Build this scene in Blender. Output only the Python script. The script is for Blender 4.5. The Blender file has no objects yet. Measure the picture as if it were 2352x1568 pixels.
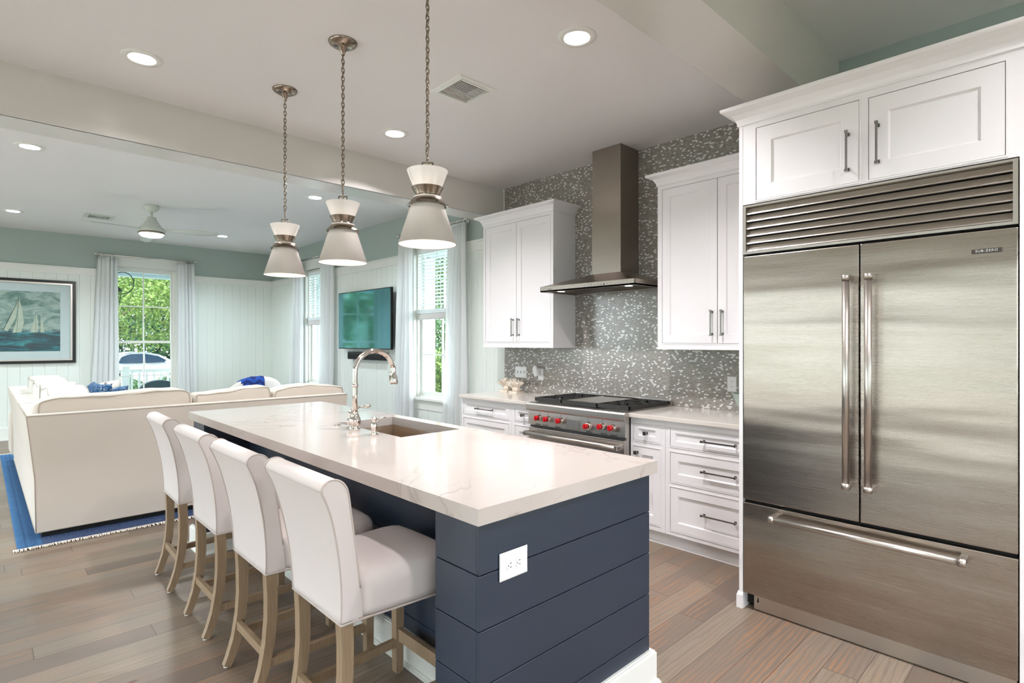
import bpy, bmesh, math, random
from math import sin, cos, pi, radians
from mathutils import Vector, Matrix
S = bpy.context.scene
C = S.collection
random.seed(7)

# ------------------------------------------------------------------ camera
cd = bpy.data.cameras.new('camera')
cam = bpy.data.objects.new('camera', cd); C.objects.link(cam); S.camera = cam
cd.sensor_width = 36; cd.sensor_fit = 'HORIZONTAL'; cd.lens = 1278.7 / 2352 * 36
cd.shift_y = -0.0003; cd.clip_start = .05; cd.clip_end = 300
cam.location = (0, 0, 1.439); cam.rotation_euler = (pi / 2, 0, -radians(43.756))

# ------------------------------------------------------------------ exposure, sky, sun
S.view_settings.view_transform = 'Standard'; S.view_settings.look = 'None'
S.view_settings.gamma = 1; S.view_settings.use_curve_mapping = False
S.view_settings.exposure = .93
S.cycles.max_bounces = 10; S.cycles.diffuse_bounces = 7; S.cycles.glossy_bounces = 5
S.cycles.transparent_max_bounces = 16; S.cycles.sample_clamp_indirect = 6
S.cycles.caustics_reflective = False; S.cycles.caustics_refractive = False
S.cycles.use_denoising = True
W = bpy.data.worlds.new('world'); S.world = W; W.use_nodes = True
wn = W.node_tree; wn.nodes.clear()
_o = wn.nodes.new('ShaderNodeOutputWorld'); _b = wn.nodes.new('ShaderNodeBackground')
_s = wn.nodes.new('ShaderNodeTexSky'); _s.sky_type = 'HOSEK_WILKIE'; _s.turbidity = 4
_s.sun_direction = Vector((.15, -.7, 1)).normalized(); _s.ground_albedo = .4
_m = wn.nodes.new('ShaderNodeMix'); _m.data_type = 'RGBA'; _m.inputs[0].default_value = .9
_m.inputs[7].default_value = (.84, .90, 1.0, 1)
wn.links.new(_s.outputs[0], _m.inputs[6]); wn.links.new(_m.outputs[2], _b.inputs[0])
_b.inputs[1].default_value = 8.5
wn.links.new(_b.outputs[0], _o.inputs[0])
sd = bpy.data.lights.new('sun', 'SUN'); sd.energy = 3; sd.angle = .02; sd.color = (1, .96, .92)
so = bpy.data.objects.new('sun', sd); C.objects.link(so)
so.rotation_euler = Vector((.1, -.75, 1)).to_track_quat('Z', 'Y').to_euler(); so.location = (0, -5, 12)
CAN_W = 16; PENDANT_W = .8; FAN_W = 24
WARM = (1, .955, .985)

# ------------------------------------------------------------------ constants of the place
XW = 4.083; YW = 10.909; XL = -3.6; YB = -3.2
ZK = 3.069; ZL = 3.09; ZN = 3.276

# ------------------------------------------------------------------ materials
def lin(h):
    h = h.lstrip('#'); c = [int(h[i:i + 2], 16) / 255 for i in (0, 2, 4)]
    return tuple((x / 12.92 if x <= .04045 else ((x + .055) / 1.055) ** 2.4) for x in c) + (1,)
class NT:
    def __init__(s, name):
        s.m = bpy.data.materials.new(name); s.m.use_nodes = True; s.t = s.m.node_tree
        s.t.nodes.clear(); s.out = s.n('ShaderNodeOutputMaterial')
    def n(s, typ, **kw):
        x = s.t.nodes.new(typ)
        for k, v in kw.items(): setattr(x, k, v)
        return x
    def l(s, a, b): s.t.links.new(a, b)
    def math(s, op, a, b=None, c=None):
        x = s.n('ShaderNodeMath', operation=op)
        for i, v in enumerate((a, b, c)):
            if v is None: continue
            if isinstance(v, (int, float)): x.inputs[i].default_value = v
            else: s.l(v, x.inputs[i])
        return x.outputs[0]
    def mix(s, f, a, b, typ='MIX'):
        x = s.n('ShaderNodeMix', data_type='RGBA', blend_type=typ)
        for i, v in ((0, f), (6, a), (7, b)):
            if isinstance(v, (int, float)): x.inputs[i].default_value = v
            elif isinstance(v, tuple): x.inputs[i].default_value = v
            else: s.l(v, x.inputs[i])
        return x.outputs[2]
    def ramp(s, f, stops, interp='LINEAR'):
        x = s.n('ShaderNodeValToRGB'); x.color_ramp.interpolation = interp
        e = x.color_ramp.elements
        while len(e) < len(stops): e.new(.5)
        for i, (p, c) in enumerate(stops): e[i].position = p; e[i].color = c
        s.l(f, x.inputs[0]); return x.outputs[0]
    def pos(s): return s.n('ShaderNodeNewGeometry').outputs['Position']
    def xyz(s, v):
        x = s.n('ShaderNodeSeparateXYZ'); s.l(v, x.inputs[0]); return x.outputs
    def comb(s, a, b, c):
        x = s.n('ShaderNodeCombineXYZ')
        for i, v in enumerate((a, b, c)):
            if isinstance(v, (int, float)): x.inputs[i].default_value = v
            else: s.l(v, x.inputs[i])
        return x.outputs[0]
    def noise(s, vec, scale=5, detail=3, rough=.5, dist=0, out='Fac'):
        x = s.n('ShaderNodeTexNoise'); x.inputs['Scale'].default_value = scale
        x.inputs['Detail'].default_value = detail; x.inputs['Roughness'].default_value = rough
        x.inputs['Distortion'].default_value = dist
        if vec is not None: s.l(vec, x.inputs['Vector'])
        return x.outputs[out]
    def scale(s, v, sc):
        x = s.n('ShaderNodeMapping'); x.inputs['Scale'].default_value = sc; s.l(v, x.inputs[0]); return x.outputs[0]
    def bump(s, h, st=.2, d=.01):
        x = s.n('ShaderNodeBump'); x.inputs['Strength'].default_value = st; x.inputs['Distance'].default_value = d
        s.l(h, x.inputs['Height']); return x.outputs[0]
    def bsdf(s, col=None, rough=.5, metal=0, normal=None, **kw):
        b = s.n('ShaderNodeBsdfPrincipled')
        if isinstance(col, tuple): b.inputs['Base Color'].default_value = col
        elif col is not None: s.l(col, b.inputs['Base Color'])
        if isinstance(rough, (int, float)): b.inputs['Roughness'].default_value = rough
        else: s.l(rough, b.inputs['Roughness'])
        b.inputs['Metallic'].default_value = metal
        if normal is not None: s.l(normal, b.inputs['Normal'])
        for k, v in kw.items(): b.inputs[k.replace('_', ' ')].default_value = v
        return b
    def fin(s, b): s.l(b.outputs[0], s.out.inputs[0]); return s.m
def plain(name, h, rough=.5, metal=0, nz=.03, nscale=6, bump=0, bscale=200, **kw):
    t = NT(name); p = t.n('ShaderNodeTexCoord').outputs['Object']
    c = lin(h) if isinstance(h, str) else h
    n = t.noise(p, nscale, 3)
    d = tuple(x * (1 - nz * 2.2) for x in c[:3]) + (1,); u = tuple(min(1, x * (1 + nz * 2.2)) for x in c[:3]) + (1,)
    col = t.mix(n, d, u)
    nn = t.bump(t.noise(p, bscale, 2), bump, .002) if bump else None
    return t.fin(t.bsdf(col, rough, metal, nn, **kw))
def fabric(name, h, sc=900):
    t = NT(name); p = t.n('ShaderNodeTexCoord').outputs['Object']; c = lin(h)
    n = t.noise(p, 3, 3); w = t.noise(p, sc, 1)
    col = t.mix(n, tuple(x * .95 for x in c[:3]) + (1,), c)
    col = t.mix(t.math('MULTIPLY', w, .2), col, tuple(x * .78 for x in c[:3]) + (1,))
    f = t.math('ADD', t.math('MULTIPLY', w, .3), t.noise(p, 14, 3))
    b = t.bsdf(col, .9, 0, t.bump(f, .25, .006)); b.inputs['Sheen Weight'].default_value = .25
    return t.fin(b)
def steel(name, h='#ada399', rough=.26, aniso=.8, wav=.03, brush=True):
    t = NT(name); p = t.pos(); c = lin(h)
    s1 = t.noise(t.scale(p, (1, .8, 300)), 3, 1)
    w1 = t.noise(t.scale(p, (1, .5, 3.2)), 1.3, 2)
    col = t.mix(s1, tuple(x * .96 for x in c[:3]) + (1,), c)
    b = t.bsdf(col, t.math('ADD', t.math('MULTIPLY', s1, .03), rough), 1, t.bump(w1, .35, wav))
    b.inputs['Anisotropic'].default_value = aniso
    return t.fin(b)
M = {}
M['ceil'] = plain('ceiling_paint', '#e3e1e0', .55, nz=.008, nscale=2)
M['beam'] = plain('beam_paint', '#d2cfca', .22, nz=.008, nscale=2)
M['wallgreen'] = plain('wall_paint', '#a3b0aa', .5, nz=.01, nscale=2)
M['board'] = plain('beadboard_paint', '#e0e5df', .38, nz=.01, nscale=2)
M['trim'] = plain('trim_paint', '#e2e3dd', .3, nz=.006, nscale=3)
M['cab'] = plain('cabinet_paint', '#ebe9ea', .3, nz=.006, nscale=3)
M['gap'] = plain('cabinet_gap', '#4a4642', .8)
M['chrome'] = plain('polished_nickel', '#d8d2cc', .08, 1, nz=.0)
M['nickel'] = plain('warm_nickel', '#94887a', .2, 1, nz=.02)
M['pull'] = plain('brushed_pull', '#8f8c89', .25, 1, nz=.02)
M['steel'] = steel('brushed_steel')
M['steeld'] = steel('brushed_steel_hood', '#9c9389', .3, .6, .004)
M['steelp'] = steel('steel_satin', '#cac4bd', .30, .3, .002, False)
M['black'] = plain('black_enamel', '#141413', .45)
M['iron'] = plain('cast_iron', '#262623', .5, bump=.2)
M['dark'] = plain('dark_recess', '#0c0b0a', .8)
M['fab'] = fabric('stool_linen', '#dcd2ce')
M['pipe'] = fabric('stool_piping', '#c3b6af')
M['sofap'] = fabric('sofa_piping', '#b5a898')
M['sofa'] = fabric('sofa_canvas', '#d3c8bb')
M['sofac'] = fabric('sofa_cushion', '#d6cfc7')
M['shade'] = plain('linen_shade', '#cbc3bb', .8, nz=.01, bump=.15, bscale=500)
M['plastic'] = plain('white_plastic', '#e6e6e6', .3, nz=0)
M['slot'] = plain('dark_slot', '#2d2d2f', .6)
M['coral'] = plain('coral_plaster', '#ddd2c3', .8, nz=.05, nscale=30, bump=.5, bscale=60)
M['bowl'] = plain('celadon_glaze', '#a3b5ab', .2, nz=.05)
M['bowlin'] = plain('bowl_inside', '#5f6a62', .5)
M['red'] = plain('red_knob', '#c00d18', .3, nz=.02)
M['fan'] = plain('fan_paint', '#c9cfc7', .35)
M['blind'] = plain('blind_slat', '#eef4f5', .45)
M['tape'] = plain('shade_fabric', '#c9c4c0', .8)
M['navy'] = None
M['plinth'] = plain('black_plinth', '#0b0a0a', .6)
M['leafd'] = None
M['asphalt'] = plain('asphalt', '#7b7f84', .9, nz=.08, nscale=4)
M['carpaint'] = plain('car_paint', '#e9edf2', .15, nz=.0, Coat_Weight=.6)
M['cardark'] = plain('car_glass', '#27384a', .08, nz=0)
M['tyre'] = plain('tyre', '#1c1d20', .8)
M['wicker'] = plain('wicker', '#27444c', .8, nz=.2, nscale=60)
M['lantern'] = plain('lantern_metal', '#17262a', .5)
M['porch'] = plain('porch_paint', '#c9d5da', .6)
M['bark'] = plain('bark', '#6d6258', .9, nz=.15, nscale=12)
M['rubber'] = plain('foot_glide', '#dad6d0', .6)
M['pillowb'] = None

def m_glass():
    t = NT('window_glass')
    tr = t.n('ShaderNodeBsdfTransparent'); tr.inputs[0].default_value = (.97, .99, .98, 1)
    g = t.n('ShaderNodeBsdfGlossy'); g.inputs['Roughness'].default_value = .02
    lw = t.n('ShaderNodeLayerWeight'); lw.inputs[0].default_value = .5
    f = t.math('ADD', t.math('MULTIPLY', t.math('POWER', lw.outputs['Facing'], 5), .9), .025)
    m = t.n('ShaderNodeMixShader'); t.l(f, m.inputs[0]); t.l(tr.outputs[0], m.inputs[1]); t.l(g.outputs[0], m.inputs[2])
    t.l(m.outputs[0], t.out.inputs[0]); return t.m
M['glass'] = m_glass()
def m_emit(name, col, st):
    t = NT(name); e = t.n('ShaderNodeEmission'); e.inputs[0].default_value = col; e.inputs[1].default_value = st
    t.l(e.outputs[0], t.out.inputs[0]); return t.m
M['lens'] = m_emit('lamp_lens', (1, .95, .88, 1), 5)
M['bulb'] = m_emit('lamp_bulb', (1, .93, .84, 1), 12)
def m_translucent(name, h, w, rough=.7, h2=None):
    t = NT(name); b = t.bsdf(lin(h), rough); tl = t.n('ShaderNodeBsdfTranslucent'); tl.inputs[0].default_value = lin(h2 or h)
    m = t.n('ShaderNodeMixShader'); m.inputs[0].default_value = w
    t.l(b.outputs[0], m.inputs[1]); t.l(tl.outputs[0], m.inputs[2]); t.l(m.outputs[0], t.out.inputs[0]); return t.m
M['curtain'] = m_translucent('curtain_sheer', '#f4f5f5', .5)
M['opal'] = m_translucent('opal_glass', '#efece8', .5, .25)
M['inner'] = plain('shade_lining', '#f2eee8', .6, nz=0)
def m_tile():
    t = NT('mosaic_tile'); x, y, z = t.xyz(t.pos())
    tw, th = .0195, .0112
    r = t.math('DIVIDE', z, th); row = t.math('FLOOR', r)
    u = t.math('ADD', t.math('DIVIDE', y, tw), t.math('MULTIPLY', t.math('MODULO', row, 2), .5)); colf = t.math('FLOOR', u)
    wn_ = t.n('ShaderNodeTexWhiteNoise', noise_dimensions='3D'); t.l(t.comb(colf, row, 3), wn_.inputs['Vector'])
    f = wn_.outputs['Value']
    big = t.noise(t.pos(), 1.2, 2)
    base = t.ramp(f, [(0, lin('#8d877f')), (.3, lin('#99958f')), (.55, lin('#a5a49d')), (.72, lin('#94928b')), (.86, lin('#f1f1ee'))], 'CONSTANT')
    base = t.mix(t.math('MULTIPLY', big, .25), base, lin('#a2978b'))
    fu = t.math('FRACT', u); fr = t.math('FRACT', r)
    mu = t.math('MINIMUM', fu, t.math('SUBTRACT', 1, fu)); mr = t.math('MINIMUM', fr, t.math('SUBTRACT', 1, fr))
    g = t.math('MAXIMUM', t.math('LESS_THAN', mu, .045), t.math('LESS_THAN', mr, .075))
    col = t.mix(g, base, lin('#7c776f'))
    rough = t.math('ADD', t.math('MULTIPLY', g, .5), .22)
    n2 = t.n('ShaderNodeTexWhiteNoise', noise_dimensions='3D'); t.l(t.comb(colf, row, 9), n2.inputs['Vector'])
    hh = t.math('ADD', t.math('MULTIPLY', t.math('SUBTRACT', 1, g), .6), t.math('MULTIPLY', n2.outputs['Value'], .15))
    b = t.bsdf(col, rough, .1, t.bump(hh, .25, .002)); return t.fin(b)
M['tile'] = m_tile()
def m_wood_floor():
    t = NT('plank_floor'); p = t.pos(); x, y, z = t.xyz(p)
    pw, pl = .138, 2.3
    ry = t.math('DIVIDE', y, pw); row = t.math('FLOOR', ry); fy = t.math('FRACT', ry)
    w1 = t.n('ShaderNodeTexWhiteNoise', noise_dimensions='1D'); t.l(row, w1.inputs['W'])
    ux = t.math('ADD', t.math('DIVIDE', x, pl), t.math('MULTIPLY', w1.outputs['Value'], 7)); cx = t.math('FLOOR', ux); fx = t.math('FRACT', ux)
    w2 = t.n('ShaderNodeTexWhiteNoise', noise_dimensions='2D'); t.l(t.comb(row, cx, 0), w2.inputs['Vector'])
    rnd = w2.outputs['Value']; rc = w2.outputs['Color']
    seed = t.math('MULTIPLY', rnd, 40)
    q = t.comb(t.math('MULTIPLY', x, .13), y, seed)
    # growth rings: long stretched warped bands
    wv = t.n('ShaderNodeTexWave', wave_type='BANDS', bands_direction='Y'); wv.inputs['Scale'].default_value = 13
    wv.inputs['Distortion'].default_value = 11; wv.inputs['Detail'].default_value = 3; wv.inputs['Detail Scale'].default_value = 1.0
    t.l(q, wv.inputs['Vector'])
    fine = t.noise(t.comb(t.math('MULTIPLY', x, 1.2), t.math('MULTIPLY', y, 90), seed), 2.2, 4, .65)
    patch = t.noise(t.comb(t.math('MULTIPLY', x, .9), t.math('MULTIPLY', y, 3), seed), 1.6, 3)
    base = t.ramp(rnd, [(0, lin('#64574c')), (.25, lin('#817466')), (.5, lin('#6f6255')), (.75, lin('#8c7f6e')), (1, lin('#5f5247'))])
    orange = t.mix(patch, lin('#84573a'), lin('#a17958'))
    om = t.math('MULTIPLY', t.ramp(wv.outputs['Fac'], [(.6, (0, 0, 0, 1)), (.78, (1, 1, 1, 1))]), t.ramp(patch, [(.45, (0, 0, 0, 1)), (.6, (1, 1, 1, 1))]))
    sc = t.math('MULTIPLY', om, .65)
    col = t.mix(sc, base, orange)
    dm = t.ramp(wv.outputs['Fac'], [(0, (1, 1, 1, 1)), (.35, (0, 0, 0, 1))])
    col = t.mix(t.math('MULTIPLY', dm, .5), col, lin('#6a5c50'))
    col = t.mix(t.math('MULTIPLY', t.ramp(fine, [(.35, (1, 1, 1, 1)), (.6, (0, 0, 0, 1))]), .4), col, lin('#65584c'))
    # knots
    v = t.n('ShaderNodeTexVoronoi', feature='F1'); v.inputs['Scale'].default_value = 2.3; t.l(t.comb(t.math('MULTIPLY', x, .8), t.math('MULTIPLY', y, 2.4), 0), v.inputs['Vector'])
    kd = t.math('ADD', v.outputs['Distance'], t.math('MULTIPLY', t.noise(p, 40, 2), .04))
    k = t.ramp(kd, [(.045, (1, 1, 1, 1)), (.085, (0, 0, 0, 1))])
    k2 = t.ramp(kd, [(.08, (1, 1, 1, 1)), (.16, (0, 0, 0, 1))])
    col = t.mix(t.math('MULTIPLY', k2, .35), col, lin('#8a5a3a')); col = t.mix(t.math('MULTIPLY', k, .85), col, lin('#4d2f20'))
    ey = t.math('MINIMUM', fy, t.math('SUBTRACT', 1, fy)); ex = t.math('MINIMUM', fx, t.math('SUBTRACT', 1, fx))
    g = t.math('MAXIMUM', t.math('LESS_THAN', ey, .011), t.math('LESS_THAN', ex, .0009))
    col = t.mix(t.math('MULTIPLY', g, .75), col, lin('#3b3029'))
    rough = t.math('ADD', t.math('MULTIPLY', fine, .25), .3)
    h = t.math('SUBTRACT', t.math('MULTIPLY', fine, .3), g)
    b = t.bsdf(col, rough, 0, t.bump(h, .35, .0025)); b.inputs['Specular IOR Level'].default_value = .55
    return t.fin(b)
M['floor'] = m_wood_floor()
def m_quartz(name, base, vein):
    t = NT(name); p = t.pos()
    n = t.noise(p, 1.3, 4, .6, .9); a = t.math('ABSOLUTE', t.math('SUBTRACT', n, .5))
    v1 = t.ramp(a, [(0, (1, 1, 1, 1)), (.006, (.25, .25, .25, 1)), (.02, (0, 0, 0, 1))])
    msk = t.ramp(t.noise(p, 1.7, 2), [(.45, (0, 0, 0, 1)), (.62, (1, 1, 1, 1))])
    n2 = t.noise(p, 2.8, 5, .65, 1.2); a2 = t.math('ABSOLUTE', t.math('SUBTRACT', n2, .52))
    v2 = t.math('MULTIPLY', t.ramp(a2, [(0, (1, 1, 1, 1)), (.008, (0, 0, 0, 1))]), .35)
    v = t.math('MULTIPLY', t.math('MAXIMUM', v1, v2), t.math('MULTIPLY', msk, .5))
    cl = t.mix(t.noise(p, 3, 3), base, tuple(x * .95 for x in base[:3]) + (1,))
    return t.fin(t.bsdf(t.mix(v, cl, vein), .09))
M['quartz'] = m_quartz('island_quartz', lin('#c2b9b2'), lin('#83766a'))
M['quartz2'] = m_quartz('perimeter_quartz', lin('#dcd5cd'), lin('#b3a89c'))
def m_navy():
    t = NT('navy_paint'); p = t.pos()
    g = t.noise(t.scale(p, (3, 3, 40)), 4, 3, .6)
    return t.fin(t.bsdf(t.mix(t.noise(p, 2, 2), lin('#172537'), lin('#1b2b3e')), .42, 0, t.bump(g, .12, .003), Specular_IOR_Level=.8))
M['navy'] = m_navy()
def m_oak(name='pale_oak'):
    t = NT(name); p = t.n('ShaderNodeTexCoord').outputs['Object']
    g = t.noise(t.scale(p, (60, 60, 3)), 2, 4, .6); b2 = t.noise(t.scale(p, (9, 9, 1.5)), 3, 2)
    col = t.mix(g, lin('#6f5a46'), lin('#ac9578')); col = t.mix(t.math('MULTIPLY', b2, .4), col, lin('#94795d'))
    return t.fin(t.bsdf(col, .5, 0, t.bump(g, .2, .002)))
M['oak'] = m_oak()
def m_rug():
    t = NT('blue_rug'); p = t.pos(); x, y, z = t.xyz(p)
    n = t.noise(p, 14, 4, .6, .5); v = t.n('ShaderNodeTexVoronoi', feature='F1'); v.inputs['Scale'].default_value = 7; t.l(p, v.inputs['Vector'])
    rings = t.math('SINE', t.math('MULTIPLY', t.math('ADD', v.outputs['Distance'], t.math('MULTIPLY', n, .2)), 55))
    field = t.mix(t.ramp(rings, [(.3, (0, 0, 0, 1)), (.7, (1, 1, 1, 1))]), lin('#27375a'), lin('#4b5d7a'))
    field = t.mix(t.math('MULTIPLY', n, .6), field, lin('#24406f'))
    dx = t.math('SUBTRACT', x, .19)
    bl = t.mix(n, lin('#1c4b7a'), lin('#386b94'))
    tri = t.math('ADD', t.math('FRACT', t.math('MULTIPLY', y, 16)), 0)
    tx = t.math('DIVIDE', t.math('SUBTRACT', dx, .07), .04)
    ti = t.math('MULTIPLY', t.math('MULTIPLY', t.math('GREATER_THAN', tx, 0), t.math('LESS_THAN', tx, 1)), t.math('LESS_THAN', t.math('ABSOLUTE', t.math('SUBTRACT', tri, tx)), .2))
    st = t.math('MULTIPLY', t.math('MULTIPLY', t.math('GREATER_THAN', dx, .042), t.math('LESS_THAN', dx, .055)), t.math('GREATER_THAN', t.math('FRACT', t.math('MULTIPLY', y, 45)), .4))
    bl = t.mix(t.math('MULTIPLY', t.math('MAXIMUM', ti, st), .8), bl, lin('#153a69'))
    col = t.mix(t.math('LESS_THAN', dx, .135), field, bl)
    return t.fin(t.bsdf(col, .95, 0, t.bump(n, .6, .01)))
M['rug'] = m_rug()
M['fringe'] = fabric('rug_fringe', '#e9dfd3', 300)
def m_pillow():
    t = NT('blue_pillow'); p = t.n('ShaderNodeTexCoord').outputs['Object']
    n = t.noise(p, 9, 2, .5, 2); a = t.math('ABSOLUTE', t.math('SUBTRACT', n, .5))
    return t.fin(t.bsdf(t.mix(t.ramp(a, [(.0, (1, 1, 1, 1)), (.012, (0, 0, 0, 1))]), lin('#174a75'), lin('#cfd6da')), .9))
M['pillowb'] = m_pillow()
def m_throw():
    t = NT('blue_throw'); p = t.pos(); x, y, z = t.xyz(p)
    zz = t.math('ABSOLUTE', t.math('SUBTRACT', t.math('FRACT', t.math('MULTIPLY', x, 6)), .5))
    s = t.math('FRACT', t.math('ADD', t.math('MULTIPLY', z, 9), t.math('MULTIPLY', zz, 1.2)))
    return t.fin(t.bsdf(t.mix(t.math('GREATER_THAN', s, .5), lin('#0b2264'), lin('#164496')), .9))
M['throw'] = m_throw()
def m_art():
    t = NT('seascape_print'); p = t.pos(); x, y, z = t.xyz(p)
    n = t.noise(t.scale(p, (1.2, 1, 2.2)), 3.2, 5, .65, 1.2); n2 = t.noise(t.scale(p, (1, 1, 5)), 3.0, 5, .7, 1.0)
    sky = t.ramp(n, [(.3, lin('#4b6a63')), (.45, lin('#76908a')), (.58, lin('#a9b6b0')), (.75, lin('#7c9b9f'))])
    sea = t.ramp(n2, [(.35, lin('#052530')), (.5, lin('#0d4553')), (.62, lin('#1c7f8a')), (.8, lin('#8fb9b4'))])
    h = t.math('ADD', t.math('SUBTRACT', z, 1.60), t.math('MULTIPLY', t.math('SUBTRACT', n2, .5), .16))
    f = t.ramp(t.math('ADD', t.math('MULTIPLY', h, 8), .5), [(.3, (0, 0, 0, 1)), (.7, (1, 1, 1, 1))])
    return t.fin(t.bsdf(t.mix(f, sea, sky), .35))
M['art'] = m_art()
M['sail'] = plain('sail_wash', '#b4bbab', .5, nz=.1, nscale=20)
M['mast'] = plain('mast_ink', '#39483f', .6)
M['mat'] = plain('mat_board', '#c9d0d4', .5, nz=0)
M['frame_black'] = plain('frame_black', '#0b0a0c', .3)
def m_screen():
    t = NT('tv_glass'); return t.fin(t.bsdf(lin('#6fa9b0'), .06, .9))
M['screen'] = m_screen()
def m_leaf(name, a, b):
    t = NT(name); oi = t.noise(t.pos(), 1.3, 3)
    w = t.n('ShaderNodeTexWhiteNoise', noise_dimensions='3D')
    t.l(t.n('ShaderNodeVectorMath', operation='FLOOR').outputs[0], w.inputs['Vector'])
    n = t.noise(t.pos(), 7, 2)
    col = t.mix(t.ramp(n, [(.35, (0, 0, 0, 1)), (.65, (1, 1, 1, 1))]), lin(a), lin(b))
    bs = t.bsdf(col, .6); tl = t.n('ShaderNodeBsdfTranslucent'); t.l(col, tl.inputs[0])
    m = t.n('ShaderNodeMixShader'); m.inputs[0].default_value = .35
    t.l(bs.outputs[0], m.inputs[1]); t.l(tl.outputs[0], m.inputs[2]); t.l(m.outputs[0], t.out.inputs[0]); return t.m
M['leaf1'] = m_leaf('leaf_light', '#456029', '#80994e')
M['leaf2'] = m_leaf('leaf_mid', '#2c4c30', '#5a7c4c')
M['leaf4'] = m_leaf('leaf_grey', '#596350', '#8c947c')
M['leaf3'] = m_leaf('leaf_dark', '#1b4238', '#3c6c50')
def m_grass():
    t = NT('lawn'); n = t.noise(t.pos(), 5, 5, .7)
    return t.fin(t.bsdf(t.mix(n, lin('#4f5a48'), lin('#6f7a60')), .9))
M['grass'] = m_grass()
M['patio'] = plain('patio_concrete', '#a9a59f', .8, nz=.05, nscale=3)

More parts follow.
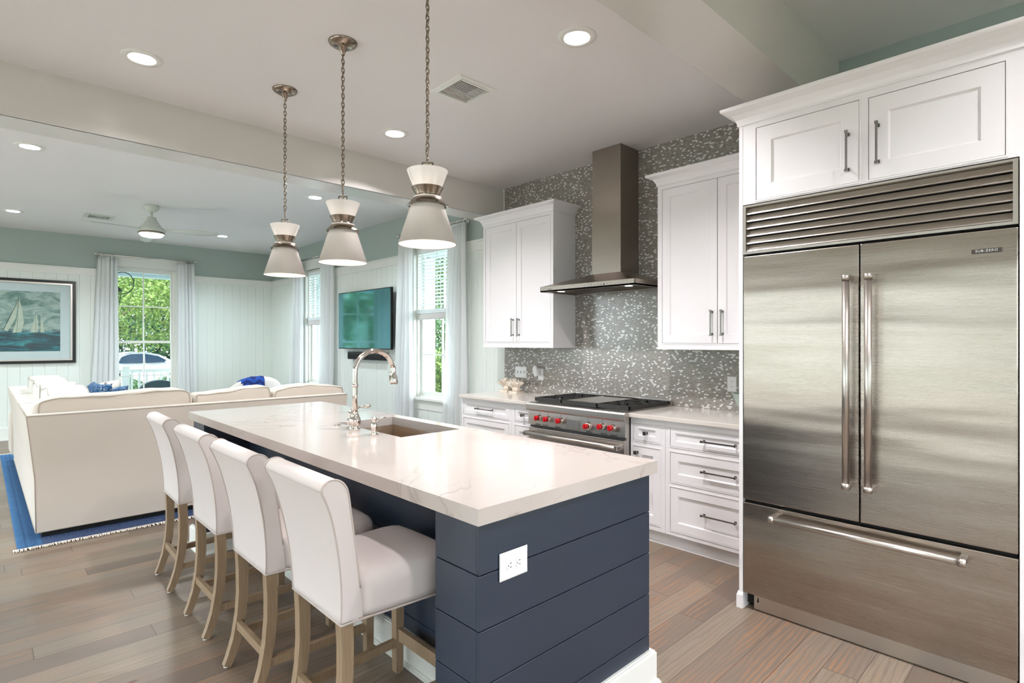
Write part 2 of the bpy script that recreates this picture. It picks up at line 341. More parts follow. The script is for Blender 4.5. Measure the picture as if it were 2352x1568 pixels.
# ------------------------------------------------------------------ mesh helpers
class MB:
    """collects shapes in world (or thing) coordinates; build() links them as one mesh object"""
    def __init__(s): s.v = []; s.f = []; s.sm = []
    def add(s, vs, fs, smooth=False, mat=None):
        o = len(s.v)
        if mat is not None: vs = [mat @ Vector(p) for p in vs]
        s.v += [tuple(p) for p in vs]; s.f += [tuple(i + o for i in f) for f in fs]; s.sm += [smooth] * len(fs)
        return s
    def box(s, x0, x1, y0, y1, z0, z1, mat=None):
        vs = [(x, y, z) for x in (x0, x1) for y in (y0, y1) for z in (z0, z1)]
        return s.add(vs, [(0, 1, 3, 2), (4, 6, 7, 5), (0, 4, 5, 1), (2, 3, 7, 6), (0, 2, 6, 4), (1, 5, 7, 3)], mat=mat)
    def bbox(s, x0, x1, y0, y1, z0, z1, b=.004, seg=2, mat=None):
        """bevelled box"""
        bm = bmesh.new(); bmesh.ops.create_cube(bm, size=1)
        for v in bm.verts:
            v.co = Vector(((x0 + x1) / 2 + v.co.x * (x1 - x0), (y0 + y1) / 2 + v.co.y * (y1 - y0), (z0 + z1) / 2 + v.co.z * (z1 - z0)))
        b = min(b, abs(x1 - x0) * .45, abs(y1 - y0) * .45, abs(z1 - z0) * .45)
        bmesh.ops.bevel(bm, geom=list(bm.edges), offset=b, segments=seg, profile=.5, affect='EDGES')
        bm.verts.index_update()
        s.add([v.co[:] for v in bm.verts], [[v.index for v in f.verts] for f in bm.faces], False, mat); bm.free(); return s
    def loft(s, rings, smooth=True, caps=True, closed=True, mat=None):
        n = len(rings[0]); vs = [p for r in rings for p in r]; fs = []
        for i in range(len(rings) - 1):
            for j in range(n if closed else n - 1):
                k = (j + 1) % n
                fs.append((i * n + j, i * n + k, (i + 1) * n + k, (i + 1) * n + j))
        s.add(vs, fs, smooth, mat)
        if caps and closed:
            o = len(s.v) - len(vs)
            s.f += [tuple(o + j for j in range(n))[::-1], tuple(o + (len(rings) - 1) * n + j for j in range(n))]; s.sm += [False, False]
        return s
    def lathe(s, c, prof, n=24, smooth=True, axis='Z', caps=True, mat=None):
        """prof: [(radius, height)] about axis through c"""
        rings = []
        for r, h in prof:
            r = max(r, 1e-5); ring = []
            for j in range(n):
                a = 2 * pi * j / n; u, w = r * cos(a), r * sin(a)
                q = {'Z': (u, w, h), 'X': (h, u, w), 'Y': (w, h, u)}[axis]
                ring.append((c[0] + q[0], c[1] + q[1], c[2] + q[2]))
            rings.append(ring)
        return s.loft(rings, smooth, caps, mat=mat)
    def tube(s, pts, r, n=10, smooth=True, closed=False, caps=True, mat=None, sq=None):
        """round tube (or a w*h section when sq=(w,h)) along pts; r a number or list"""
        P = [Vector(p) for p in pts]; m = len(P); R = r if isinstance(r, (list, tuple)) else [r] * m
        T = []
        for i in range(m):
            a = P[(i - 1) % m] if (closed or i > 0) else P[i]; b = P[(i + 1) % m] if (closed or i < m - 1) else P[i]
            T.append((b - a).normalized())
        up = Vector((0, 0, 1)) if abs(T[0].z) < .9 else Vector((0, 1, 0))
        N = (up - T[0] * up.dot(T[0])).normalized(); rings = []
        for i in range(m):
            N = (N - T[i] * N.dot(T[i])).normalized(); B = T[i].cross(N)
            if sq:
                w, h = sq[0] / 2 * R[i], sq[1] / 2 * R[i]
                rings.append([tuple(P[i] + N * (h * a) + B * (w * b)) for a, b in ((-1, -1), (-1, 1), (1, 1), (1, -1))])
            else:
                rings.append([tuple(P[i] + N * (R[i] * cos(2 * pi * j / n)) + B * (R[i] * sin(2 * pi * j / n))) for j in range(n)])
        if closed: rings.append(rings[0])
        return s.loft(rings, smooth and not sq, caps and not closed, mat=mat)
    def cyl(s, p0, p1, r, n=16, smooth=True): return s.tube([p0, p1], r, n, smooth)
    def ball(s, c, r, n=12, sc=(1, 1, 1), mat=None):
        rings = []
        for i in range(1, n):
            a = pi * i / n; rings.append([(c[0] + sc[0] * r * sin(a) * cos(2 * pi * j / (2 * n)), c[1] + sc[1] * r * sin(a) * sin(2 * pi * j / (2 * n)), c[2] - sc[2] * r * cos(a)) for j in range(2 * n)])
        return s.loft(rings, True, True, mat=mat)
    def holes(s, ax, a0, a1, U0, U1, V0, V1, hs):
        """slab normal to axis ax (0,1,2) between a0,a1 with rectangular openings (u0,u1,v0,v1)"""
        us = sorted({U0, U1} | {u for h in hs for u in h[:2] if U0 < u < U1}); vs = sorted({V0, V1} | {v for h in hs for v in h[2:] if V0 < v < V1})
        for i in range(len(us) - 1):
            run = None
            for j in range(len(vs) - 1):
                um, vm = (us[i] + us[i + 1]) / 2, (vs[j] + vs[j + 1]) / 2
                solid = not any(h[0] < um < h[1] and h[2] < vm < h[3] for h in hs)
                if solid and run is None: run = vs[j]
                if run is not None and (not solid or j == len(vs) - 2):
                    e = vs[j + 1] if solid else vs[j]
                    b = (us[i], us[i + 1], run, e)
                    if ax == 0: s.box(a0, a1, b[0], b[1], b[2], b[3])
                    elif ax == 1: s.box(b[0], b[1], a0, a1, b[2], b[3])
                    else: s.box(b[0], b[1], b[2], b[3], a0, a1)
                    run = None
        return s
    def prism(s, poly, ax, a0, a1, smooth=False):
        """polygon of 2D points extruded along axis ax"""
        def P(u, v, a): return {0: (a, u, v), 1: (u, a, v), 2: (u, v, a)}[ax]
        return s.loft([[P(u, v, a0) for u, v in poly], [P(u, v, a1) for u, v in poly]], smooth)
    def super(s, c, sz, e=.35, n=16, e2=None, mat=None):
        """rounded cushion (superellipsoid)"""
        e2 = e2 or e
        def sp(w, m): return math.copysign(abs(w) ** m, w)
        rings = []
        for i in range(n + 1):
            a = -pi / 2 + pi * (i + .02) / (n + .04)
            rings.append([(c[0] + sz[0] / 2 * sp(cos(a), e) * sp(cos(b), e2), c[1] + sz[1] / 2 * sp(cos(a), e) * sp(sin(b), e2), c[2] + sz[2] / 2 * sp(sin(a), e)) for b in [2 * pi * j / (3 * n) for j in range(3 * n)]])
        return s.loft(rings, True, True, mat=mat)
    def build(s, name, mat, parent=None, **kw):
        me = bpy.data.meshes.new(name)
        off = Vector((0, 0, 0)); q = parent
        while q is not None: off += q.location; q = q.parent
        me.from_pydata([(x - off.x, y - off.y, z - off.z) for x, y, z in s.v], [], s.f)
        me.polygons.foreach_set('use_smooth', s.sm)
        bm = bmesh.new(); bm.from_mesh(me); bmesh.ops.recalc_face_normals(bm, faces=bm.faces); bm.to_mesh(me); bm.free()
        me.materials.append(mat if not isinstance(mat, str) else M[mat])
        o = bpy.data.objects.new(name, me); C.objects.link(o); o.parent = parent
        for k, v in kw.items(): o[k] = v
        return o
def thing(name, label, cat, loc=(0, 0, 0), group=None):
    o = bpy.data.objects.new(name, None); C.objects.link(o); o.location = loc; o.empty_display_size = .1
    o['label'] = label; o['category'] = cat
    if group: o['group'] = group
    return o
def tag(o, label, cat, group=None):
    o['label'] = label; o['category'] = cat
    if group: o['group'] = group
    return o
def struct(mb, name, mat, parent=None):
    o = mb.build(name, mat, parent)
    if parent is None: o['kind'] = 'structure'
    return o
def copy_tree(o, parent=None):
    c = o.copy(); C.objects.link(c); c.parent = parent
    for ch in [x for x in o.children]: copy_tree(ch, c)
    return c
def lamp(name, typ, loc, e, col, parent=None, **kw):
    d = bpy.data.lights.new(name, typ); d.energy = e; d.color = col
    for k, v in kw.items(): setattr(d, k, v)
    o = bpy.data.objects.new(name, d); C.objects.link(o); o.parent = parent
    q = parent; off = Vector((0, 0, 0))
    while q is not None: off += q.location; q = q.parent
    o.location = Vector(loc) - off
    return o

# ================================================================== room shell
struct(MB().box(XL - .2, XW + .2, YB - .2, YW + .2, -.12, 0), 'floor', 'floor')
CANS_K = [(.678, 3.789), (2.316, 1.916), (2.357, 3.79), (.678, 1.916)]
CANS_N = [(.7, -.6), (2.2, -.6), (.7, -2.2), (2.2, -2.2), (-1.4, .2)]  # unseen lights, added in the raised ceiling to brighten the near zone
CANS_K2 = [(-1.6, 1.916), (-1.6, 3.789)]
CANS_L = [(.31, 6.238), (2.789, 6.18), (.312, 9.469), (2.765, 9.468), (-2.2, 6.2), (-2.2, 9.46)]
def sq(c, h=.0695): return (c[0] - h, c[0] + h, c[1] - h, c[1] + h)
mb = MB().holes(2, ZK, ZK + .25, XL - .2, XW + .2, 1.47, 4.40, [sq(c) for c in CANS_K + CANS_K2] + [(2.15, 2.4, 2.705, 2.955)])
struct(mb, 'ceiling', 'ceil')
mb = MB().holes(2, ZL, ZL + .25, XL - .2, XW + .2, 4.65, YW + .2, [sq(c) for c in CANS_L] + [(1.03, 1.26, 9.0, 9.22)])
struct(mb, 'ceiling', 'ceil')
mb = MB().holes(2, ZN, ZN + .25, XL - .2, XW + .2, YB - .2, 1.17, [sq(c) for c in CANS_N])
struct(mb, 'ceiling', 'ceil')
# beams
mb = MB().box(XL, XW, 4.39, 4.661, 2.756, ZL + .02)
mb.box(XL, XW, 4.382, 4.40, 2.756, 3.035)
struct(mb, 'trim_1', 'beam')
struct(MB().box(XL, XW, 1.158, 1.47, 2.896, ZN + .02), 'trim_2', 'beam')
# walls; openings
FW = (1.53, 2.46, .25, 2.66)                       # far window x0 x1 z0 z1
RW = [(5.12, 6.09, .715, 2.66), (8.42, 9.39, .715, 2.66)]     # right windows y0 y1 z0 z1
LW = [(-.1, 2.1, .06, 2.35), (2.3, 4.3, .06, 2.35), (5.1, 7.3, .1, 2.6), (7.7, 9.9, .1, 2.6)]
BW = [(-2.6, -.6, .2, 2.6), (2.75, 3.9, .2, 2.6)]  # unseen back windows, added to bring light onto faces turned to the camera
struct(MB().holes(1, YW, YW + .16, XL - .2, XW + .2, 0, ZL + .1, [FW]), 'wall_far', 'wallgreen')
struct(MB().holes(0, XW, XW + .16, YB - .2, YW, 0, ZN + .1, RW), 'wall_right', 'wallgreen')
struct(MB().holes(0, XL - .16, XL, YB - .2, YW, 0, ZN + .1, LW), 'wall_left', 'board')
struct(MB().holes(1, YB - .16, YB, XL, XW, 0, ZN + .1, BW), 'wall_back', 'board')
# beadboard
def boards(mb, ax, face, out, U0, U1, V0, V1, hs, pitch=.1385, g=.0035, d=.006):
    """vertical boards standing off face by out (sign = direction into room)"""
    u = U0
    while u < U1 - .001:
        e = min(u + pitch, U1)
        cuts = [h for h in hs if h[0] < e - .002 and h[1] > u + .002]
        segs = [(u, e, V0, V1)]
        for h in cuts:
            ns = []
            for a, b, c, f in segs:
                if h[2] > c: ns.append((a, b, c, h[2]))
                if h[3] < f: ns.append((a, b, h[3], f))
                if h[0] > a + .004: ns.append((a, min(b, h[0]), max(c, h[2]), min(f, h[3])))
                if h[1] < b - .004: ns.append((max(a, h[1]), b, max(c, h[2]), min(f, h[3])))
            segs = ns
        for a, b, c, f in segs:
            if f - c < .01 or b - a < .008: continue
            gl = g if abs(a - u) < 1e-6 else 0; gr = g if abs(b - e) < 1e-6 else 0
            q0, q1, q2 = face, face + out * (abs(1) * .006) , face + out * .012
            poly = [(a, q0), (a, q1), (a + gl, q2), (b - gr, q2), (b, q1), (b, q0)]
            if ax == 0: mb.loft([[(q, uu, c) for uu, q in poly], [(q, uu, f) for uu, q in poly]], False)
            else: mb.loft([[(uu, q, c) for uu, q in poly], [(uu, q, f) for uu, q in poly]], False)
        u = e
    return mb
struct(boards(MB(), 1, YW, -1, XL + .02, XW, .19, 2.47, [(FW[0] - .1, FW[1] + .1, FW[2] - .14, 2.8)]), 'trim_3', 'board')
struct(boards(MB(), 0, XW, -1, 4.3905, YW, .12, 2.47, [(a - .1, b + .1, c - .14, 2.8) for a, b, c, d in RW]), 'trim_4', 'board')
mb = MB()
for a, b in ((XL, FW[0] - .1), (FW[1] + .1, XW)):
    mb.box(a, b, YW - .028, YW, 2.465, 2.565); mb.box(a, b, YW - .045, YW, 2.562, 2.58)
struct(mb, 'trim_5', 'trim')
mb = MB()
ys = [4.665] + [v for w in RW for v in (w[0] - .1, w[1] + .1)] + [YW]
for i in range(0, len(ys), 2):
    mb.box(XW - .028, XW, ys[i], ys[i + 1], 2.465, 2.565); mb.box(XW - .045, XW, ys[i], ys[i + 1], 2.562, 2.58)
struct(mb, 'trim_6', 'trim')
struct(MB().box(XL, XW, YW - .025, YW, 0, .18).box(XL, XW, YW - .04, YW, 0, .02).box(XL, XW, YW - .018, YW, .18, .195), 'baseboard_far', 'trim')
struct(MB().box(XW - .025, XW, 4.39, YW, 0, .18).box(XW - .018, XW, 4.39, YW, .18, .195), 'baseboard_right', 'trim')
# mosaic splashback
struct(MB().box(XW - .009, XW, 1.33, 4.368, .90, ZK), 'trim_7', 'tile')
struct(MB().box(XW - .014, XW, 4.368, 4.390, 2.70, ZK).box(XW - .012, XW, 4.368, 4.3905, .944, 2.7), 'trim_8', 'trim')

# ------------------------------------------------------------------ windows
def window(name, ax, wall, out, u0, u1, z0, z1, depth=.075, ncol=2, sill=True, casing=True, apron=True, head=True, parent=None):
    """ax 0: wall normal x; 1: normal y. out = +1 toward outdoors. u is the along-wall coordinate"""
    def B(mb, ua, ub, da, db, za, zb):
        a, b = sorted((wall + out * da, wall + out * db))
        return mb.box(a, b, ua, ub, za, zb) if ax == 0 else mb.box(ua, ub, a, b, za, zb)
    fr = MB()
    t = .035
    B(fr, u0, u0 + t, .03, .16, z0, z1); B(fr, u1 - t, u1, .03, .16, z0, z1); B(fr, u0 + t, u1 - t, .03, .16, z1 - t, z1); B(fr, u0 + t, u1 - t, .03, .16, z0, z0 + .03)
    root = fr.build(name, 'trim'); root['kind'] = 'structure'
    if casing:
        c = MB()
        B(c, u0 - .1, u0 + .012, -.022, .03, z0 - .02, z1); B(c, u1 - .012, u1 + .1, -.022, .03, z0 - .02, z1)
        B(c, u0 - .1, u1 + .1, -.025, .03, z1 - .012, 2.79); B(c, u0 - .12, u1 + .12, -.04, 0, 2.79, 2.812); B(c, u0 - .105, u1 + .105, -.03, 0, z1 - .012, z1 + .01)
        if apron: B(c, u0 - .1, u1 + .1, -.02, .0, z0 - .14, z0 - .02)
        c.build('casing', 'trim', root)
        s = MB(); B(s, u0 - .12, u1 + .12, -.05, .06, z0 - .02, z0 + .006); s.build('sill', 'trim', root)
    zm = (z0 + z1) / 2 + (-.03 if z0 < .5 else .08)
    for k, (a, b, dd) in enumerate(((zm - .02, z1 - t, depth + .03), (z0 + .03, zm + .022, depth))):
        s = MB(); w = .04
        B(s, u0 + t, u0 + t + w, dd, dd + .03, a, b); B(s, u1 - t - w, u1 - t, dd, dd + .03, a, b)
        B(s, u0 + t + w, u1 - t - w, dd, dd + .03, b - (.045 if k == 0 else .042), b); B(s, u0 + t + w, u1 - t - w, dd, dd + .03, a, a + (.042 if k == 0 else .05))
        so_ = s.build('sash', 'trim', root)
        m = MB(); um = (u0 + u1) / 2; zc = (a + b) / 2
        for q in range(1, ncol):
            uu = u0 + (u1 - u0) * q / ncol; B(m, uu - .009, uu + .009, dd + .003, dd + .027, a + .04, b - .04)
        B(m, u0 + t + w, u1 - t - w, dd + .005, dd + .025, zc - .009, zc + .009)
        m.build('muntin', 'trim', so_)
        g = MB(); B(g, u0 + t + w - .005, u1 - t - w + .005, dd + .013, dd + .017, a + .035, b - .035); g.build('pane', 'glass', so_)
    return root
window('window_1', 1, YW, 1, *FW)
window('window_2', 0, XW, 1, *RW[0])
window('window_3', 0, XW, 1, *RW[1])
for i, w in enumerate(LW): window('window_%d' % (i + 4), 0, XL, -1, *w)
for i, w in enumerate(BW): window('window_%d' % (i + 8), 1, YB, -1, *w)
def portal(name, loc, sx, sy, rot):
    d = bpy.data.lights.new(name, 'AREA'); d.shape = 'RECTANGLE'; d.size = sx; d.size_y = sy; d.cycles.is_portal = True
    o = bpy.data.objects.new(name, d); C.objects.link(o); o.location = loc; o.rotation_euler = rot
portal('window_portal', ((FW[0] + FW[1]) / 2, YW + .2, (FW[2] + FW[3]) / 2), FW[1] - FW[0], FW[3] - FW[2], (-pi / 2, 0, 0))
for a, b, c, d in RW: portal('window_portal', (XW + .2, (a + b) / 2, (c + d) / 2), d - c, b - a, (0, pi / 2, 0))
for a, b, c, d in LW: portal('window_portal', (XL - .2, (a + b) / 2, (c + d) / 2), d - c, b - a, (0, -pi / 2, 0))
for a, b, c, d in BW: portal('window_portal', ((a + b) / 2, YB - .2, (c + d) / 2), b - a, d - c, (pi / 2, 0, 0))

# ------------------------------------------------------------------ blinds on the right windows
def blind(y0, y1, label):
    r = thing('window_blind', label, 'blind', (XW + .03, (y0 + y1) / 2, 2.6), 'slatted blinds in the right windows')
    MB().bbox(XW + .005, XW + .06, y0 + .045, y1 - .045, 2.55, 2.615, .003).build('headrail', 'blind', r)
    s = MB(); z = 2.525
    while z > 1.87:
        m = Matrix.Translation((XW + .032, 0, z)) @ Matrix.Rotation(radians(12), 4, 'Y')
        s.box(-.025, .025, y0 + .05, y1 - .05, -.0013, .0013, m); z -= .0445
    s.build('slats', 'blind', r)
    c = MB()
    for q in (.18, .5, .82): 
        yy = y0 + (y1 - y0) * q
        for dx in (.006, .058): c.box(XW + dx - .0008, XW + dx + .0008, yy - .004, yy + .004, 1.85, 2.56)
    c.build('ladder_cord', 'blind', r)
    b = MB()
    for k in range(5): b.bbox(XW + .005, XW + .06, y0 + .05, y1 - .05, 1.79 + k * .011, 1.799 + k * .011, .001)
    b.build('stacked_slats', 'blind', r)
    b = MB().bbox(XW + .0, XW + .062, y0 + .048, y1 - .048, 1.715, 1.787, .01); b.build('bottom_rail', 'tape', r)
    return r
blind(*RW[0][:2], 'white slatted blind in the nearer right window beside the kitchen cabinets')
blind(*RW[1][:2], 'white slatted blind in the far right window past the television')

# ------------------------------------------------------------------ curtains and rods
def curtain(ax, face, a0, a1, b0, b1, label, z1=2.775, z0=.012, nf=5, amp=.036, seed=0):
    """hanging panel; a = top edge interval, b = bottom interval along the wall; face = plane it hangs in"""
    rnd = random.Random(seed); N = nf * 12; Mz = 22; ph = [rnd.uniform(-.6, .6) for _ in range(nf + 1)]
    def P(i, j, sgn):
        t = i / N; k = j / Mz; z = z1 + (z0 - z1) * k
        u = (a0 + (b0 - a0) * k) * (1 - t) + (a1 + (b1 - a1) * k) * t
        fi = t * nf; w = ph[int(min(fi, nf - .01))] * k * .6
        d = amp * (.75 + .5 * k) * (sin(2 * pi * fi + w) * (.55 + .45 * sin(fi * 1.9 + seed)) + .35 * sin(2 * pi * fi * .43 + seed * 2)) + .010 * sin(5 * k + 7 * t + seed)
        u += .012 * cos(2 * pi * fi) * (.5 + k)
        q = face + d + sgn * .0018
        return (q, u, z) if ax == 0 else (u, q, z)
    rings = []
    for j in range(Mz + 1):
        rings.append([P(i, j, 1) for i in range(N + 1)] + [P(i, j, -1) for i in range(N, -1, -1)])
    o = MB().loft(rings, True, True).build('curtain', 'curtain')
    return tag(o, label, 'curtain', 'long white curtains at the windows')
curtain(1, YW - .10, 1.335, 1.60, 1.215, 1.615, 'long white curtain left of the far window, beside the sailing picture', seed=1)
curtain(1, YW - .10, 2.435, 2.695, 2.44, 2.745, 'long white curtain on the right side of the far window', seed=2)
curtain(0, XW - .10, 5.99, 6.30, 5.985, 6.46, 'white curtain between the television and the nearer right window', seed=3)
curtain(0, XW - .10, 4.92, 5.22, 4.89, 5.37, 'white curtain beside the upper cabinet, right of the nearer right window', seed=4)
curtain(0, XW - .10, 9.31, 9.60, 9.27, 9.86, 'white curtain nearest the far corner, left of the far right window', seed=5)
curtain(0, XW - .10, 8.19, 8.62, 8.19, 8.63, 'white curtain just left of the television', seed=6)
def rod(ax, face, u0, u1, z, label, rings):
    wall = YW if ax == 1 else XW
    def P(u, d, zz): return (face + d, u, zz) if ax == 0 else (u, face + d, zz)
    um = (u0 + u1) / 2
    r = thing('curtain_rod', label, 'curtain rod', P(um, 0, z), 'metal curtain rods')
    MB().cyl(P(u0, 0, z), P(u1, 0, z), .0085, 10).build('pole', 'chrome', r)
    for s_, u in ((-1, u0), (1, u1)):
        m = MB(); mm = [(P(u + s_ * a, 0, z), rr) for a, rr in ((0, .012), (.012, .018), (.02, .011), (.03, .02), (.042, .02), (.05, .008))]
        m.tube([p for p, _ in mm], [q for _, q in mm], 12); m.build('finial', 'chrome', r)
    for u in (u0 + .05, um, u1 - .05):
        m = MB(); w = wall - face; m.cyl(P(u, 0, z - .008), P(u, w - .012, z - .008), .006, 8)
        m.tube([P(u, w - .014, z - .008), P(u, w, z - .008)], .024, 14)
        m.tube([P(u - .008, 0, z), P(u + .008, 0, z)], .015, 12); m.build('bracket', 'chrome', r)
    for a, b in rings:
        n = 6
        for k in range(n):
            rg = MB()
            u = a + (b - a) * (k + .5) / n
            rg.tube([P(u + .003 * sin(2 * pi * j / 14), .016 * sin(2 * pi * j / 14), z - .006 + .018 * cos(2 * pi * j / 14)) for j in range(14)], .0026, 6, closed=True)
            rg.build('ring', 'chrome', r)
rod(1, YW - .10, 1.35, 2.69, 2.81, 'metal curtain rod over the far window', [(1.36, 1.6), (2.44, 2.68)])
rod(0, XW - .10, 4.94, 6.29, 2.82, 'metal curtain rod over the nearer right window', [(6.0, 6.29), (4.94, 5.2)])
rod(0, XW - .10, 8.24, 9.58, 2.82, 'metal curtain rod over the far right window', [(9.32, 9.57), (8.26, 8.6)])

# ------------------------------------------------------------------ recessed lights
def can(x, y, z, label, w=CAN_W, col=WARM):
    r = thing('recessed_light', label, 'ceiling light', (x, y, z), 'round recessed lights in the ceiling')
    MB().lathe((x, y, z), [(.066, .004), (.066, -.004), (.072, -.008), (.1, -.006), (.106, 0), (.104, .002), (.066, .004)], 40, caps=False).build('trim_ring', 'trim', r)
    MB().lathe((x, y, z), [(.067, 0), (.062, .03), (.0600, .032), (.0585, .045), (.0580, .060), (.060, .060), (.062, .045), (.066, .03), (.0685, 0)], 32, caps=False).build('baffle', 'inner', r)
    MB().lathe((x, y, z), [(.0582, .050), (.0582, .056)], 28).build('lens', 'lens', r)
    l = lamp('recessed_lamp', 'AREA', (x, y, z + .046), w, col, r, shape='DISK', size=.10)
    return r
lk = ['recessed kitchen ceiling light nearest the left beam, left of the pendants', 'recessed ceiling light right of the pendants, nearest the refrigerator', 'recessed ceiling light between the second and third pendants']
for i, c in enumerate(CANS_K + CANS_K2): can(c[0], c[1], ZK, lk[i] if i < 3 else 'recessed kitchen ceiling light out of the picture', CAN_W * (2.1 if 0 < i < 3 else .4))
for c in CANS_N: can(c[0], c[1], ZN, 'unseen recessed light added in the raised ceiling to brighten the near side', CAN_W * (2.2 if c[0] > 1 else 1.2))
ll = ['recessed living room light on the left just past the beam', 'recessed living room light behind the nearest two pendants', 'recessed living room light at the far left beside the air vent', 'small recessed living room light right of the ceiling fan']
for i, c in enumerate(CANS_L): can(c[0], c[1], ZL, ll[i] if i < 4 else 'recessed living room light out of the picture', CAN_W * 1.5, (.80, .97, 1.06))

# ------------------------------------------------------------------ ceiling vents
r = thing('ceiling_vent', 'square white louvred vent in the kitchen ceiling', 'air vent', (2.275, 2.83, ZK), 'ceiling air vents')
MB().holes(2, ZK - .008, ZK, 2.123, 2.427, 2.676, 2.984, [(2.155, 2.395, 2.71, 2.95)]).holes(2, ZK - .014, ZK - .006, 2.145, 2.405, 2.70, 2.96, [(2.155, 2.395, 2.71, 2.95)]).build('frame', 'trim', r)
m = MB()
for k in range(13):
    mt = Matrix.Translation((2.275, 2.722 + k * .0182, ZK + .004)) @ Matrix.Rotation(radians(14), 4, 'X'); m.box(-.12, .12, -.0068, .0068, -.0008, .0008, mt)
m.build('louvres', 'trim', r)
MB().box(2.15, 2.4, 2.705, 2.955, ZK + .06, ZK + .07).build('duct', 'gap', r)
r = thing('ceiling_vent', 'small four-way vent in the living room ceiling beside the fan', 'air vent', (1.145, 9.12, ZL), 'ceiling air vents')
MB().holes(2, ZL - .008, ZL, .985, 1.305, 8.955, 9.265, [(1.03, 1.26, 9.0, 9.22)]).build('frame', 'fan', r)
m = MB()
for k in range(4):
    e = .03 + k * .024; x0, x1, y0, y1 = 1.0 + e, 1.29 - e, 8.97 + e, 9.25 - e
    for (a, b, c, d) in ((x0, x1, y0, y0 + .006), (x0, x1, y1 - .006, y1), (x0, x0 + .006, y0, y1), (x1 - .006, x1, y0, y1)): m.box(a, b, c, d, ZL - .012, ZL + .012)
m.build('louvres', 'fan', r); MB().box(1.02, 1.27, 8.99, 9.23, ZL + .03, ZL + .04).build('duct', 'dark', r)

# ------------------------------------------------------------------ pendants
def make_pendant(x, y):
    r = thing('pendant_lamp', '', 'pendant light', (x, y, ZK), 'pendant lights in a row over the island')
    MB().lathe((x, y, ZK), [(.077, 0), (.077, -.004), (.072, -.012), (.05, -.024), (.046, -.026), (.03, -.026), (.02, -.03), (.016, -.05), (.012, -.052), (.011, -.068), (.004, -.075)], 36).build('canopy', 'nickel', r)
    ch = MB(); z = ZK - .082; k = 0
    while z > 2.262:
        ax = k % 2; pts = []
        for j in range(12):
            a = 2 * pi * j / 12; u, w = .0095 * sin(a), .0165 * cos(a)
            d = .6 if k % 4 < 2 else 1.0
            pts.append((x + (u if ax else u * .25), y + (u * .25 if ax else u), z + w))
        ch.tube(pts, .0028, 6, closed=True); z -= .0235; k += 1
    ch.tube([(x + .004 * sin(q * 1.3), y + .006 + .003 * cos(q * 1.1), ZK - .075 - q * .04) for q in range(20)], .0012, 5)
    ch.build('chain', 'nickel', r)
    b = MB(); b.cyl((x, y, 2.262), (x, y, 2.215), .004, 8); b.ball((x, y, 2.225), .007, 6)
    d = Vector((.7223, -.6916, 0))
    q = [Vector((x, y, 2.228)) + d * .024, Vector((x, y, 2.17)) + d * .015, Vector((x, y, 2.17)) - d * .015, Vector((x, y, 2.228)) - d * .024]
    for i in range(4):
        b.tube([q[i], q[(i + 1) % 4]], 1, sq=(.004, .008))
    b.build('bracket', 'nickel', r)
    MB().lathe((x, y, 0), [(.0905, 2.192), (.062, 2.118), (.055, 2.095), (.053, 2.095), (.060, 2.118), (.0885, 2.192), (.0905, 2.192)], 40, caps=False).build('glass_cone', 'opal', r)
    MB().lathe((x, y, 0), [(.0705, 2.117), (.0535, 2.086), (.0525, 2.082), (.0895, 2.038), (.0912, 2.038), (.0885, 2.036), (.052, 2.076), (.049, 2.084), (.069, 2.117), (.0705, 2.117)], 40, caps=False).build('collar', 'nickel', r)
    MB().lathe((x, y, 0), [(.0615, 2.076), (.1285, 1.866), (.1270, 1.866), (.0600, 2.076), (.0615, 2.076)], 48, caps=False).build('shade', 'shade', r)
    MB().lathe((x, y, 0), [(.0595, 2.0745), (.1262, 1.8665), (.1250, 1.868), (.0585, 2.073), (.0595, 2.0745)], 48, caps=False).build('lining', 'inner', r)
    s = MB(); s.lathe((x, y, 0), [(.015, 2.07), (.015, 2.03), (.012, 2.02)], 14); s.build('socket', 'nickel', r)
    MB().ball((x, y, 1.985), .026, 8).build('bulb', 'bulb', r)
    lamp('pendant_lamp_light', 'POINT', (x, y, 1.94), PENDANT_W, (1, .9, .78), r, shadow_soft_size=.03)
    lamp('pendant_upper_light', 'POINT', (x, y, 2.135), PENDANT_W * .07, (1, .92, .82), r, shadow_soft_size=.015)
    return r
pen = make_pendant(1.435, 2.04)
pl_ = ['largest of the three pendants, nearest, its canopy above the picture edge', 'middle of the three white and nickel pendants over the island', 'farthest and smallest-looking of the three pendants over the island']
for i, yy in enumerate((2.04, 2.833, 3.629)):
    p = pen if i == 0 else copy_tree(pen)
    p.location.y = yy; p['label'] = pl_[i]

# ------------------------------------------------------------------ cabinets (all fronts face -X)
def pull(x, y, z, L, vertical, parent, label=None):
    """square bar pull standing off the front plane x"""
    m = MB(); h = L / 2; o = .03; w = .0045
    if vertical:
        m.bbox(x - o - w, x - o + w, y - w, y + w, z - h, z + h, .001)
        for s_ in (-1, 1):
            zc = z + s_ * (h - .012); m.bbox(x - o, x, y - .004, y + .004, zc - .004, zc + .004, .001); m.bbox(x - o - .007, x - o + .007, y - .007, y + .007, zc + s_ * .008 - .006, zc + s_ * .008 + .006, .001)
            m.bbox(x - .005, x, y - .008, y + .008, zc - .008, zc + .008, .001)
    else:
        m.bbox(x - o - w, x - o + w, y - h, y + h, z - w, z + w, .001)
        for s_ in (-1, 1):
            yc = y + s_ * (h - .012); m.bbox(x - o, x, yc - .004, yc + .004, z - .004, z + .004, .001); m.bbox(x - o - .007, x - o + .007, yc + s_ * .008 - .006, yc + s_ * .008 + .006, z - .007, z + .007, .001)
            m.bbox(x - .005, x, yc - .008, yc + .008, z - .008, z + .008, .001)
    return m.build('handle', 'pull', parent)
